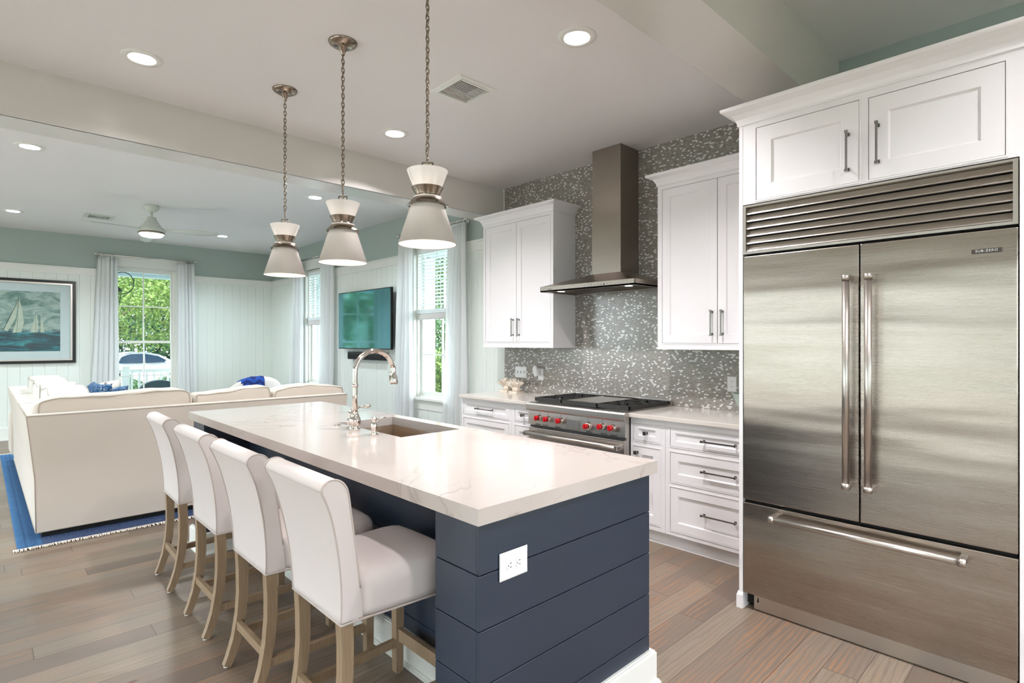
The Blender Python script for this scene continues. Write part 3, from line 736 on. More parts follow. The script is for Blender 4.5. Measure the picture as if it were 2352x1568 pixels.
def knob(x, y, z, parent):
    m = MB().bbox(x - .02, x, y - .005, y + .005, z - .005, z + .005, .001).bbox(x - .034, x - .02, y - .014, y + .014, z - .014, z + .014, .003).bbox(x - .004, x, y - .01, y + .01, z - .01, z + .01, .001)
    return m.build('knob', 'pull', parent)
def panel(kind, x, y0, y1, z0, z1, parent, stile=.055, hnd=None):
    """inset shaker door or drawer front flush with plane x"""
    g = .0022; a, b, c, d = y0 + g, y1 - g, z0 + g, z1 - g; s = min(stile, (d - c) * .3, (b - a) * .3)
    m = MB().holes(0, x, x + .02, a, b, c, d, [(a + s, b - s, c + s, d - s)])
    e = .007
    # sloped sticking round the recessed panel
    A = [(x, a + s, c + s), (x, b - s, c + s), (x, b - s, d - s), (x, a + s, d - s)]
    Bq = [(x + .010, a + s + e, c + s + e), (x + .010, b - s - e, c + s + e), (x + .010, b - s - e, d - s - e), (x + .010, a + s + e, d - s - e)]
    m.add(A + Bq, [(0, 1, 5, 4), (1, 2, 6, 5), (2, 3, 7, 6), (3, 0, 4, 7), (4, 5, 6, 7)])
    o = m.build(kind, 'cab', parent)
    if hnd: hnd(o)
    return o
def bead(mb, x, y0, y1, z0, z1):
    w = .007
    for (a, b, c, d) in ((y0 - w, y0, z0 - w, z1 + w), (y1, y1 + w, z0 - w, z1 + w), (y0, y1, z0 - w, z0), (y0, y1, z1, z1 + w)):
        mb.box(x - .0035, x + .001, a, b, c, d)
def crown(mb, x, y0, y1, z0, z1, right=False, left=True, depth=.33, proj=.07):
    """crown moulding: cove profile swept round left, front, (right)"""
    prof = [(.0, z0), (.008, z0), (.008, z0 + .012), (.014, z0 + .03), (.03, z0 + (z1 - z0) * .62), (.055, z1 - .022), (.066, z1 - .018), (.07, z1 - .012), (.07, z1), (0, z1)]
    k = proj / .07; prof = [(p * k, z) for p, z in prof]
    rings = []
    xb = x + depth
    if left: rings.append([(xb, y1 + p, z) for p, z in prof])
    rings.append([(x - p, y1 + (p if left else 0), z) for p, z in prof])
    rings.append([(x - p, y0 - (p if right else 0), z) for p, z in prof])
    if right: rings.append([(xb, y0 - p, z) for p, z in prof])
    mb.loft(rings, False)
def cabinet(name, label, x, xb, y0, y1, z0, z1, holes, group, face_top=None):
    r = thing(name, label, 'cabinet', (x, (y0 + y1) / 2, z0), group)
    m = MB().holes(0, x, x + .021, y0, y1, z0, z1, holes)
    m.box(x + .021, xb, y0, y0 + .018, z0, z1).box(x + .021, xb, y1 - .018, y1, z0, z1).box(x + .021, xb, y0 + .018, y1 - .018, z0, z0 + .018).box(x + .021, xb, y0 + .018, y1 - .018, z1 - .018, z1)
    for h in holes: bead(m, x, *h)
    m.build('body', 'cab', r)
    MB().box(x + .03, x + .034, y0 + .02, y1 - .02, z0 + .02, z1 - .02).build('inside', 'gap', r)
    return r
XB = 3.468
gb = 'white base cabinets along the tiled wall'
# right: narrow cabinet
r = cabinet('base_cabinet', 'narrow white base cabinet just right of the range, drawer over door', XB, 4.06, 2.072, 2.357, .095, .883, [(2.113, 2.343 - .012, .718, .842), (2.113, 2.331, .137, .675)], gb)
panel('drawer', XB, 2.113, 2.331, .718, .842, r, .035, lambda o: knob(XB, 2.222, .778, o))
panel('door', XB, 2.113, 2.331, .137, .675, r, .055, lambda o: knob(XB, 2.30, .63, o))
MB().box(XB + .045, XB + .06, 2.072, 2.357, 0, .095).prism([(XB + .045, .0), (XB + .033, .0), (XB + .035, .012), (XB + .045, .018)], 1, 2.072, 2.357).build('toe_kick', 'cab', r)
# right: three drawer stack
r = cabinet('base_cabinet', 'white base cabinet with three wide drawers beside the refrigerator', XB, 4.06, 1.332, 2.07, .095, .883, [(1.385, 2.033, .711, .841), (1.385, 2.033, .466, .673), (1.385, 2.033, .13, .43)], gb)
for a, b, hz in ((.711, .841, .776), (.466, .673, .575), (.13, .43, .288)):
    panel('drawer', XB, 1.385, 2.033, a, b, r, .055 if b - a > .15 else .035, lambda o: pull(XB, 1.675, hz, .235, False, o))
MB().box(XB + .045, XB + .06, 1.332, 2.07, 0, .095).prism([(XB + .045, .0), (XB + .033, .0), (XB + .035, .012), (XB + .045, .018)], 1, 1.332, 2.07).build('toe_kick', 'cab', r)
# left of range
r = cabinet('base_cabinet', 'narrow white base cabinet just left of the range with small square knobs', XB, 4.06, 3.357, 3.625, .095, .883, [(3.385, 3.582, .733, .843), (3.385, 3.582, .137, .69)], gb)
panel('drawer', XB, 3.385, 3.582, .733, .843, r, .03, lambda o: knob(XB, 3.475, .788, o))
panel('door', XB, 3.385, 3.582, .137, .69, r, .05, lambda o: knob(XB, 3.42, .65, o))
MB().box(XB + .045, XB + .06, 3.357, 3.625, 0, .095).build('toe_kick', 'cab', r)
r = cabinet('base_cabinet', 'white base cabinet with wide drawers at the far end of the counter', XB, 4.06, 3.627, 4.345, .095, .883, [(3.668, 4.314, .729, .858), (3.668, 4.314, .45, .69), (3.668, 4.314, .137, .41)], gb)
for a, b in ((.729, .858), (.45, .69), (.137, .41)):
    panel('drawer', XB, 3.668, 4.314, a, b, r, .035 if b > .8 else .05, lambda o: pull(XB, 3.99, (a + b) / 2, .235, False, o))
MB().box(XB + .045, XB + .06, 3.627, 4.345, 0, .095).build('toe_kick', 'cab', r)
# worktops
tag(MB().bbox(3.436, XW - .009, 1.332, 2.357, .884, .914, .003).build('countertop', 'quartz2'), 'pale quartz countertop between the range and the refrigerator', 'countertop', 'pale quartz countertops')
tag(MB().bbox(3.436, XW - .013, 3.357, 4.356, .884, .914, .003).build('countertop', 'quartz2'), 'pale quartz countertop left of the range with two coral ornaments', 'countertop', 'pale quartz countertops')
# uppers
gu = 'white wall cabinets beside the hood'
XU = 3.76
r = cabinet('upper_cabinet', 'white two-door wall cabinet left of the hood, its side showing', XU, XW - .01, 3.387, 4.354, 1.377, 2.63, [(3.423, 4.317, 1.431, 2.594)], gu)
m = MB(); crown(m, XU, 3.387, 4.354, 2.62, 2.707, right=True, left=True, depth=XW - .01 - XU); m.build('crown', 'cab', r)
MB().box(XU - .006, XW - .01, 3.383, 4.358, 1.377, 1.39).build('light_rail', 'cab', r)
panel('door', XU, 3.867, 4.317, 1.431, 2.594, r, .06, lambda o: pull(XU, 3.909, 1.573, .17, True, o))
panel('door', XU, 3.423, 3.866, 1.431, 2.594, r, .06, lambda o: pull(XU, 3.825, 1.573, .17, True, o))
r = cabinet('upper_cabinet', 'white two-door wall cabinet between the hood and the refrigerator', XU, XW - .01, 1.332, 2.311, 1.377, 2.63, [(1.394, 2.272, 1.423, 2.591)], gu)
m = MB(); crown(m, XU, 1.332, 2.311, 2.62, 2.707, right=False, left=True, depth=XW - .01 - XU); m.build('crown', 'cab', r)
MB().box(XU - .006, XW - .01, 1.332, 2.315, 1.377, 1.39).build('light_rail', 'cab', r)
panel('door', XU, 1.834, 2.272, 1.423, 2.591, r, .06, lambda o: pull(XU, 1.872, 1.568, .18, True, o))
panel('door', XU, 1.394, 1.833, 1.423, 2.591, r, .06, lambda o: pull(XU, 1.795, 1.568, .18, True, o))
# refrigerator surround
XF = 2.98
r = thing('refrigerator_cabinet', 'tall white surround with two doors above the steel refrigerator', 'cabinet', (XF, .75, 0))
m = MB().holes(0, XF, XF + .021, .10, 1.325, 2.172, 2.61, [(.243, .722, 2.186, 2.566), (.758, 1.239, 2.186, 2.570)])
m.box(XF + .021, 4.07, .10, 1.325, 2.172, 2.19).box(XF + .021, 4.07, .10, 1.325, 2.59, 2.61)
bead(m, XF, .243, .722, 2.186, 2.566); bead(m, XF, .758, 1.239, 2.186, 2.570)
m.build('body', 'cab', r)
MB().box(XF + .03, XF + .034, .12, 1.305, 2.19, 2.59).build('inside', 'gap', r)
MB().box(XF - .002, 4.07, 1.309, 1.329, 0, 2.61).box(XF - .012, XF + .06, 1.306, 1.34, 0, .07).prism([(XF - .012, .07), (XF - .002, .085), (XF + .06, .085), (XF + .06, .07)], 1, 1.307, 1.336).build('side_panel', 'cab', r)
MB().box(XF - .002, 4.07, .10, .202, 0, 2.172).build('side_panel', 'cab', r)
m = MB(); crown(m, XF, -.2, 1.329, 2.60, 2.69, right=False, left=True, depth=.70, proj=.075); m.build('crown', 'cab', r)
MB().box(XF, 4.07, -.2, .10, 0, 2.61).build('end_filler', 'cab', r)
panel('door', XF, .758, 1.239, 2.186, 2.570, r, .075, lambda o: pull(XF, .806, 2.335, .19, True, o))
panel('door', XF, .243, .722, 2.186, 2.566, r, .075, lambda o: pull(XF, .684, 2.345, .19, True, o))

# ------------------------------------------------------------------ refrigerator
r = thing('refrigerator', 'large built-in stainless steel refrigerator with double doors and bottom freezer', 'refrigerator', (XF + .3, .757, 0))
MB().box(XF + .05, 4.05, .206, 1.305, .02, 2.168).build('body', 'dark', r)
gr = MB().holes(0, XF - .004, XF + .05, .206, 1.306, 1.905, 2.166, [(.222, 1.292, 1.918, 2.156)]).build('grille', 'steelp', r)
m = MB()
for k in range(6):
    z = 1.921 + k * .0395
    m.loft([[(XF + .002, y, z), (XF + .004, y, z + .006), (XF + .030, y, z + .036), (XF + .046, y, z + .036), (XF + .046, y, z + .030), (XF + .03, y, z + .002)] for y in (.222, 1.292)], False)
m.build('louvres', 'steelp', gr)
for a, b, hy in ((.7595, 1.306, .797), (.206, .7545, .707)):
    d = MB().bbox(XF - .003, XF + .045, a, b, .591, 1.893, .004).build('door', 'steel', r)
    h = MB(); xh = XF - .068
    h.tube([(xh, hy, .775), (xh, hy, 1.725)], .0155, 20)
    for zc, s_ in ((.765, -1), (1.735, 1)):
        h.tube([(xh, hy, zc - .013), (xh, hy, zc + .013)], .0185, 20)
        h.bbox(xh, XF + .0, hy - .016, hy + .006, zc - .013, zc + .013, .004)
    for k in range(8):
        a_ = pi * k / 8 + pi / 2; 
    h.build('handle', 'steelp', d)
d = MB().bbox(XF - .003, XF + .045, .206, 1.306, .088, .574, .004).build('freezer_drawer', 'steel', r)
h = MB(); xh = XF - .068; hz = .532
h.tube([(xh, .375, hz), (xh, 1.128, hz)], .0155, 20)
for yc in (.372, 1.132):
    h.tube([(xh, yc - .013, hz), (xh, yc + .013, hz)], .0185, 20); h.bbox(xh, XF, yc - .013, yc + .013, hz - .008, hz + .016, .004)
h.build('handle', 'steelp', d)
MB().box(XF + .026, XF + .045, .212, 1.26, .004, .086).build('toe_panel', 'steelp', r)
MB().box(XF + .024, XF + .0262, 1.236, 1.242, .050, .068).tube([(XF + .024, 1.239, .05), (XF + .0262, 1.239, .05)], .006, 10).build('keyhole', 'slot', r)
MB().box(XF + .02, XF + .05, .21, 1.302, .575, .590).build('gap_seal', 'dark', r)
bd = MB().bbox(XF - .008, XF - .003, .254, .350, 1.800, 1.8175, .001).build('badge', 'steelp', r)
bd.data.materials[0] = plain('badge_metal', '#45413c', .4, .3)
def text(txt, size, loc, rot, mat, parent, name='lettering', ext=.0005):
    c = bpy.data.curves.new(name, 'FONT'); c.body = txt; c.size = size; c.extrude = ext; c.align_x = 'CENTER'; c.align_y = 'CENTER'; c.space_character = 1.18
    o = bpy.data.objects.new(name, c); C.objects.link(o); o.parent = parent; q = parent; off = Vector((0, 0, 0))
    while q is not None: off += q.location; q = q.parent
    me = bpy.data.meshes.new_from_object(o); bpy.data.objects.remove(o); bpy.data.curves.remove(c)
    o = bpy.data.objects.new(name, me); C.objects.link(o); o.parent = parent; me.materials.clear(); me.materials.append(M[mat])
    o.location = Vector(loc) - off; o.rotation_euler = rot; return o
RX = (pi / 2, 0, -pi / 2)
t_ = text('SUB-ZERO', .0135, (XF - .009, .302, 1.8088), RX, 'plastic', bd)

# ------------------------------------------------------------------ range hood
r = thing('range_hood', 'stainless steel chimney hood above the range', 'range hood', (3.8, 2.85, 1.86))
y0, y1 = 2.385, 3.36; XQ = 3.562; zb, zt, zp = 1.867, 1.913, 2.012
m = MB().holes(2, zb, zb + .012, XQ, XW - .01, y0, y1, [(XQ + .03, XW - .06, y0 + .04, y1 - .04)])
m.box(XQ, XQ + .004, y0, y1, zb, zt).box(XQ, XW - .01, y0, y0 + .004, zb, zt).box(XQ, XW - .01, y1 - .004, y1, zb, zt).box(XW - .014, XW - .01, y0, y1, zb, zt)
m.loft([[(XQ, y0, zt), (XQ, y1, zt), (XW - .01, y1, zt), (XW - .01, y0, zt)], [(3.812, 2.689, zp), (3.812, 2.985, zp), (XW - .01, 2.985, zp), (XW - .01, 2.689, zp)]], False)
m.build('canopy', 'steeld', r)
MB().box(3.812, XW - .01, 2.689, 2.985, zp - .01, 2.56).box(3.8145, XW - .01, 2.6915, 2.9825, 2.56, ZK).build('chimney', 'steeld', r)
m = MB()
for k in range(3):
    a = y0 + .045 + k * .296; m.bbox(XQ + .035, XW - .065, a, a + .29, zb + .012, zb + .02, .002)
    for j in range(9): m.box(XQ + .05, XW - .08, a + .02 + j * .029, a + .032 + j * .029, zb + .006, zb + .012)
m.build('filters', 'steeld', r)
m = MB()
for yy in (2.52, 3.22): m.lathe((3.68, yy, zb + .004), [(.03, 0), (.03, .01)], 18)
m.build('lamps', 'lens', r)
m = MB()
for k in range(9):
    yy = 2.86 - k * .032; m.box(XQ - .0006, XQ, yy - .004, yy + .004, 1.893, 1.8965); 
    if k != 8: m.box(XQ - .0006, XQ, yy - .004, yy + .004, 1.886, 1.8885)
m.lathe((XQ, 2.672, 1.8885), [(.006, -.002), (.006, 0)], 12, axis='X'); m.build('controls', 'slot', r)
m = MB()
for k in range(8): m.box(XQ - .0006, XQ, 3.27 - k * .0055 - .004, 3.27 - k * .0055, 1.884, 1.889 + .001 * (k % 2))
m.build('maker_mark', 'slot', r)

# ------------------------------------------------------------------ range
r = thing('range', 'stainless steel gas range with six red knobs', 'range', (3.7, 2.856, 0))
ya, yb = 2.359, 3.349
XR = 3.405
MB().box(XR + .02, 4.06, ya + .005, yb - .005, .09, .895).build('body', 'steelp', r)
MB().prism([(XR - .025, .858), (XR - .03, .866), (XR - .03, .905), (XR - .02, .916), (XR + .06, .918), (XR + .06, .90), (XR + .015, .852), (XR - .01, .850)], 1, ya - .008, yb + .006).build('front_rail', 'steelp', r)
MB().prism([(XR - .005, .735), (XR + .0, .852), (XR + .04, .852), (XR + .04, .725)], 1, ya, yb).build('control_panel', 'steelp', r)
MB().box(XR + .06, 4.06, ya, yb, .895, .918).box(4.03, 4.06, ya, yb, .918, .965).build('cooktop', 'steelp', r)
m = MB()
for a, b in ((2.43, 2.49), (2.52, 2.58), (2.66, 2.72), (2.98, 3.04), (3.12, 3.18), (3.2, 3.26)): m.box(XR - .0062, XR - .0045, a, b, .738, .744)
m.box(XR + .0, XR + .01, ya + .02, yb - .02, .712, .724); m.build('vent_slot', 'slot', r)
d = MB().bbox(XR - .005, XR + .04, ya + .008, yb - .008, .16, .708, .004).bbox(XR - .012, XR + .0, ya + .05, yb - .05, .23, .60, .004).build('oven_door', 'steelp', r)
m = MB(); xh = XR - .06
m.tube([(xh, ya + .04, .663), (xh, yb - .0, .663)], .0165, 20)
for yc in (ya + .035, yb - .02):
    m.bbox(xh - .02, XR, yc - .012, yc + .012, .643, .684, .006)
m.build('handle', 'steelp', d)
lg = MB()
yl = ya + .0225
for a, b, c, e in ((-.016, -.013, 0, .016), (-.004, -.001, .004, .013), (.008, .011, 0, .016), (-.016, .011, 0, .003), (-.016, -.009, .013, .016), (.004, .011, .013, .016)):
    lg.box(xh + .012 + a, xh + .012 + b, yl - .001, yl, .655 + c, .655 + e)
lg.build('emblem', 'slot', d)
MB().box(XR + .05, XR + .07, ya + .01, yb - .01, 0, .1).build('toe_kick', 'steelp', r)
kn = [(3.219, 0), (3.118, 0), (2.98, 0), (2.699, 1), (2.566, 0), (2.467, 0)]
for i, (yy, big) in enumerate(kn):
    s_ = 1.25 if big else 1.0; zc = .797 - .012 * big
    k = MB().lathe((XR - .001, yy, zc), [(.0265 * s_, 0), (.0265 * s_, -.004), (.0225 * s_, -.006), (.022 * s_, -.022), (.019 * s_, -.024), (.012, -.024)], 28, axis='X').build('bezel', 'chrome', r)
    q = MB().lathe((XR - .001, yy, zc), [(.0205, -.024), (.0205, -.05), (.018, -.054), (.01, -.055)], 24, axis='X')
    q.bbox(XR - .063, XR - .05, yy - .006, yy + .006, zc - .02, zc + .02, .003); q.build('knob', 'red', r, label='red control knob')
dp = MB().bbox(XR - .008, XR - .0, 2.781, 2.924, .743, .824, .006).build('display', 'steelp', r)
MB().bbox(XR - .0095, XR - .007, 2.788, 2.917, .750, .817, .004).build('display_glass', plain('display_glass', '#a9a9a6', .12, .6), dp)
m = MB()
for yy, big in kn: m.box(XR - .0045, XR - .0025, yy - .004, yy + .004, .838, .8415)
m.build('markings', 'slot', r)
for (a, b) in ((ya + .01, ya + .315), (yb - .315, yb - .01)):
    g = MB(); z0, z1 = .937, .957; x0, x1 = XR + .065, 4.02
    g.bbox(x0, x0 + .014, a, b, .925, z1, .003).bbox(x1 - .014, x1, a, b, .925, z1, .003).bbox(x0, x1, a, a + .014, .925, z1, .003).bbox(x0, x1, b - .014, b, .925, z1, .003)
    xm = (x0 + x1) / 2; g.bbox(xm - .006, xm + .006, a, b, z0, z1, .002)
    for cx in ((x0 + xm) / 2, (x1 + xm) / 2):
        cy = (a + b) / 2
        for k in range(6):
            an = pi / 6 + k * pi / 3; L = .125 if abs(cos(an)) < .7 else .14
            ex = max(x0 + .01, min(x1 - .01, cx + cos(an) * .15)); ey = max(a + .01, min(b - .01, cy + sin(an) * .16))
            if cx < xm: ex = min(ex, xm)
            else: ex = max(ex, xm)
            g.tube([(cx + cos(an) * .035, cy + sin(an) * .035, z1 - .004), (ex, ey, z1 - .008)], 1, sq=(.009, .016))
        g.tube([(cx, cy - .05, z1 - .002), (cx, cy + .05, z1 - .002)], 1, sq=(.009, .012))
    g.build('grate', 'iron', r)
    bq = MB()
    for cx in ((x0 + xm) / 2, (x1 + xm) / 2): bq.lathe((cx, (a + b) / 2, .915), [(.07, 0), (.07, .008), (.045, .01), (.045, .022), (.03, .026)], 24)
    bq.build('burner', 'iron', r)
MB().bbox(XR + .068, 4.0, ya + .325, yb - .325, .92, .953, .004).build('griddle', 'steelp', r)
MB().bbox(XR + .063, XR + .078, ya + .32, yb - .32, .92, .957, .003).build('griddle_edge', 'iron', r)
m = MB()
for k in range(20): m.bbox(4.003, 4.02, ya + .33 + k * .0165, ya + .34 + k * .0165, .93, .96, .002)
m.build('griddle_comb', 'iron', r)

# ------------------------------------------------------------------ plates, outlets and small wall things
def duplex(mb_f, mb_s, P, horizontal):
    """two receptacles; P(u,v,d) -> point; u across, v up, d out of the wall"""
    for s_ in (-1, 1):
        cu, cv = (s_ * .0195, 0) if horizontal else (0, s_ * .0195)
        ring = []
        for j in range(24):
            a = 2 * pi * j / 24; u, v = .0165 * cos(a), .0165 * sin(a)
            if horizontal: u = max(-.0135, min(.0135, u))
            else: v = max(-.0135, min(.0135, v))
            ring.append((cu + u, cv + v))
        mb_f.loft([[P(u, v, .003) for u, v in ring], [P(u, v, .0055) for u, v in ring]], False)
        for q in (-1, 1):
            c = (cu + .002, cv + q * .0062) if horizontal else (cu + q * .0062, cv + .002)
            w, h = (.0035, .001) if horizontal else (.001, .0035)
            mb_s.loft([[P(c[0] + w * a, c[1] + h * b, d) for a, b in ((-1, -1), (1, -1), (1, 1), (-1, 1))] for d in (.0056, .0060)], False)
        c = (cu - .008, cv) if horizontal else (cu, cv - .008)
        mb_s.loft([[P(c[0] + .002 * cos(2 * pi * j / 8), c[1] + .002 * sin(2 * pi * j / 8), d) for j in range(8)] for d in (.0056, .0060)], False)
def outlet(loc, facing, horizontal, label, W_=.07, H_=.114, extra=None):
    cx, cy, cz = loc
    if facing == 'x': P = lambda u, v, d: (cx - d, cy - u, cz + v)
    else: P = lambda u, v, d: (cx + u, cy - d, cz + v)
    r = thing('outlet', label, 'outlet', loc, 'white duplex outlets')
    if horizontal: W_, H_ = H_, W_
    a, b = W_ / 2, H_ / 2
    MB().loft([[P(x * (a - e), y * (b - e), d) for x, y in ((-1, -1), (1, -1), (1, 1), (-1, 1))] for d, e in ((0, 0), (.003, 0), (.005, .004))], False).build('cover_plate', 'plastic', r)
    f, s_ = MB(), MB(); P2 = lambda u, v, d: P(u, v, d + .0015); duplex(f, s_, P2, horizontal)
    f.build('receptacle', 'plastic', r); s_.build('slots', 'slot', r)
    return r
outlet((1.239, 1.288, .7275), 'y', True, 'white outlet lying sideways in the navy end of the island', .088, .122)
outlet((XW - .009, 1.872, 1.118), 'x', False, 'white outlet on the mosaic tile beside the refrigerator')
outlet((XW - .009, 3.835, 1.108), 'x', False, 'white outlet on the mosaic tile holding a plug-in freshener')
r = thing('air_freshener', 'white oval plug-in air freshener in the tiled wall outlet', 'air freshener', (XW - .06, 3.845, 1.14))
MB().super((XW - .07, 3.86, 1.155), (.022, .06, .085), .8, 10).super((XW - .066, 3.855, 1.115), (.02, .045, .06), .8, 10).build('body', 'plastic', r)
MB().bbox(XW - .062, XW - .016, 3.825, 3.868, 1.095, 1.17, .006).build('plug', 'plastic', r)
r = thing('light_switch', 'white triple switch plate on the mosaic tile above the coral ornaments', 'light switch', (XW - .009, 4.118, 1.118))
MB().bbox(XW - .014, XW - .009, 4.036, 4.2, 1.061, 1.175, .002).build('cover_plate', 'plastic', r)
for k, up in enumerate((1, 1, -1)):
    yy = 4.163 - k * .046; m = MB().box(XW - .0145, XW - .014, yy - .005, yy + .005, 1.106, 1.130)
    m.build('toggle_slot', 'slot', r)
    MB().tube([(XW - .014, yy, 1.118), (XW - .026, yy, 1.118 + up * .008)], 1, sq=(.008, .008)).build('toggle', 'plastic', r)

# ------------------------------------------------------------------ ornaments on the left counter, bowl on the right
def coral(cx, cy, seed, rz, label):
    rnd = random.Random(seed)
    r = thing('coral_ornament', label, 'ornament', (cx, cy, .914), 'coral ornaments on square bases')
    MB().bbox(cx - .058, cx + .058, cy - .058, cy + .058, .914, .932, .002).build('base', 'coral', r)
    m = MB(); m.super((cx, cy, .952), (.08, .08, .05), .7, 8)
    for k in range(11):
        a = rz + k * 2 * pi / 11 + rnd.uniform(-.2, .2); tilt = rnd.uniform(.2, .9); L = rnd.uniform(.085, .125); w = rnd.uniform(.028, .042)
        d = Vector((cos(a) * sin(tilt), sin(a) * sin(tilt), cos(tilt))); sd_ = Vector((-sin(a), cos(a), 0)); nn = d.cross(sd_)
        rings = []
        for i in range(7):
            t = i / 6; ww = w * (.35 + 1.1 * t - .25 * t * t); c = Vector((cx, cy, .935)) + d * L * t + Vector((cos(a), sin(a), 0)) * .02 * t * t
            top = []; bot = []
            for j in range(9):
                s_ = j / 8 - .5; wob = .010 * t * sin(9 * s_ + k * 1.7) + .022 * t * (s_ * 2) ** 2
                p = c + sd_ * (ww * s_) * 2 * .6 + nn * wob + d * (.008 * cos(7 * s_ + k) * t)
                top.append(tuple(p + nn * .0018)); bot.append(tuple(p - nn * .0018))
            rings.append(top + bot[::-1])
        m.loft(rings, True, True)
    m.build('coral', 'coral', r)
coral(3.975, 4.225, 3, .2, 'cream coral ornament on a square base, the left one nearer the curtain')
coral(3.935, 4.045, 8, .9, 'cream coral ornament on a square base, the right one under the switch plate')
r = thing('bowl', 'pale green bowl on the counter, half hidden by the refrigerator surround', 'bowl', (3.84, 1.585, .914))
R_ = .165
MB().lathe((3.84, 1.585, .914), [(.055, 0), (.06, .004), (.09, .03), (.125, .075), (.15, .12), (R_, .165), (R_ + .004, .168), (R_ - .004, .168), (.146, .12)], 48, caps=False).lathe((3.84, 1.585, .914), [(.055, 0), (.055, .002)], 24).build('bowl_body', 'bowl', r)
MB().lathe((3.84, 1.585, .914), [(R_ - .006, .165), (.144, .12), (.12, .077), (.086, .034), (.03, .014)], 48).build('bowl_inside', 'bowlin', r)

# ------------------------------------------------------------------ island
SC = .955
IX0, IX1, IY0, IY1, IZ = 1.075, 2.061, 1.268, 4.451, .9376
tag(MB().holes(2, .886, IZ, IX0, IX1, IY0, IY1, [(1.592, 1.983, 2.50, 3.215)]).build('island_countertop', 'quartz'), 'thick white quartz worktop of the island with a sink cut in it', 'countertop')
bx0, bx1, by0, by1 = 1.097, 2.035, 1.291, 4.40
kx = 1.392
r = thing('kitchen_island', 'navy shiplap kitchen island with white base and open seating side', 'island', (1.5, 2.8, 0))
seams = [.036, .208, .380, .552, .723, .8855]
def shiplap(mb, ax, face, sgn, u0, u1, z0=.10):
    th = .012
    for a, b in zip(seams[:-1], seams[1:]):
        a = max(a, z0); e = .0018
        if b - a < .01: continue
        q0, q1 = sorted((face, face + sgn * th))
        if ax == 0: mb.bbox(q0, q1, u0, u1, a + e, b - e, .0012, 1)
        else: mb.bbox(u0, u1, q0, q1, a + e, b - e, .0012, 1)
core = MB()
core.box(bx0 + .012, bx1 - .012, by0 + .012, by0 + .212, .02, .8855).box(bx0 + .012, bx1 - .012, by1 - .235, by1 - .012, .02, .8855).box(kx + .012, bx1 - .012, by0 + .212, by1 - .235, .02, .45)
core.box(kx + .012, kx + .06, by0 + .212, by1 - .235, .45, .8855).box(bx1 - .04, bx1 - .012, by0 + .212, by1 - .235, .45, .8855)
core.build('carcass', plain('island_core', '#10151d', .7), r)
m = MB(); shiplap(m, 1, by0 + .012, -1, bx0, bx1); m.build('end_panel', 'navy', r)
m = MB(); shiplap(m, 1, by1 - .012, 1, bx0, bx1); m.build('end_panel', 'navy', r)
m = MB(); shiplap(m, 0, bx0 + .012, -1, by0 + .0125, by0 + .224); shiplap(m, 1, by0 + .212, 1, bx0 + .012, kx + .012); m.build('column', 'navy', r)
m = MB(); shiplap(m, 0, bx0 + .012, -1, by1 - .247, by1 - .0125); shiplap(m, 1, by1 - .235, -1, bx0 + .012, kx + .012); m.build('column', 'navy', r)
m = MB(); shiplap(m, 0, kx + .012, -1, by0 + .224, by1 - .247); m.build('knee_panel', 'navy', r)
m = MB(); shiplap(m, 0, bx1 - .012, 1, by0 + .0125, by1 - .0125); m.build('sink_side_panel', 'navy', r)
bb = MB(); hb = .145
def bseg(x0, x1, y0, y1, s_=.012):
    bb.box(x0, x1, y0, y1, 0, hb); 
def ring(x0, x1, y0, y1, e, z0, z1): bb.box(x0 - e, x1 + e, y0 - e, y1 + e, z0, z1)
for (x0, x1, y0, y1) in ((bx0, bx1, by0, by0 + .224), (bx0, bx1, by1 - .247, by1), (kx, bx1, by0 + .2, by1 - .2)):
    ring(x0, x1, y0, y1, .022, 0, hb - .012); ring(x0, x1, y0, y1, .017, hb - .012, hb - .004); ring(x0, x1, y0, y1, .010, hb - .004, hb)
    ring(x0, x1, y0, y1, .036, 0, .012); ring(x0, x1, y0, y1, .031, .012, .02)
bb.build('base_trim', 'trim', r)
# sink
r = thing('sink', 'undermounted hammered steel sink set into the island worktop', 'sink', (1.79, 2.86, .7))
x0, x1, y0, y1 = 1.59, 1.985, 2.498, 3.217
m = MB(); e = .01
m.loft([[(x0, y0, .8855), (x1, y0, .8855), (x1, y1, .8855), (x0, y1, .8855)], [(x0 + e, y0 + e, .70), (x1 - e, y0 + e, .70), (x1 - e, y1 - e, .70), (x0 + e, y1 - e, .70)]], False, False)
m.add([(x0 + e, y0 + e, .70), (x1 - e, y0 + e, .70), (x1 - e, y1 - e, .70), (x0 + e, y1 - e, .70)], [(0, 1, 2, 3)])
m.holes(2, .882, .8858, x0 - .02, x1 + .02, y0 - .02, y1 + .02, [(x0, x1, y0, y1)])
def m_hammer():
    t = NT('hammered_steel'); v = t.n('ShaderNodeTexVoronoi', feature='F1'); v.inputs['Scale'].default_value = 70; t.l(t.pos(), v.inputs['Vector'])
    return t.fin(t.bsdf(lin('#b5a594'), .42, 1, t.bump(v.outputs['Distance'], .4, .003)))
M['hammer'] = m_hammer(); m.build('basin', 'hammer', r)
MB().lathe((1.79, 2.86, .702), [(.045, 0), (.045, .004), (.03, .002), (.01, .002)], 24).build('drain', 'chrome', r)
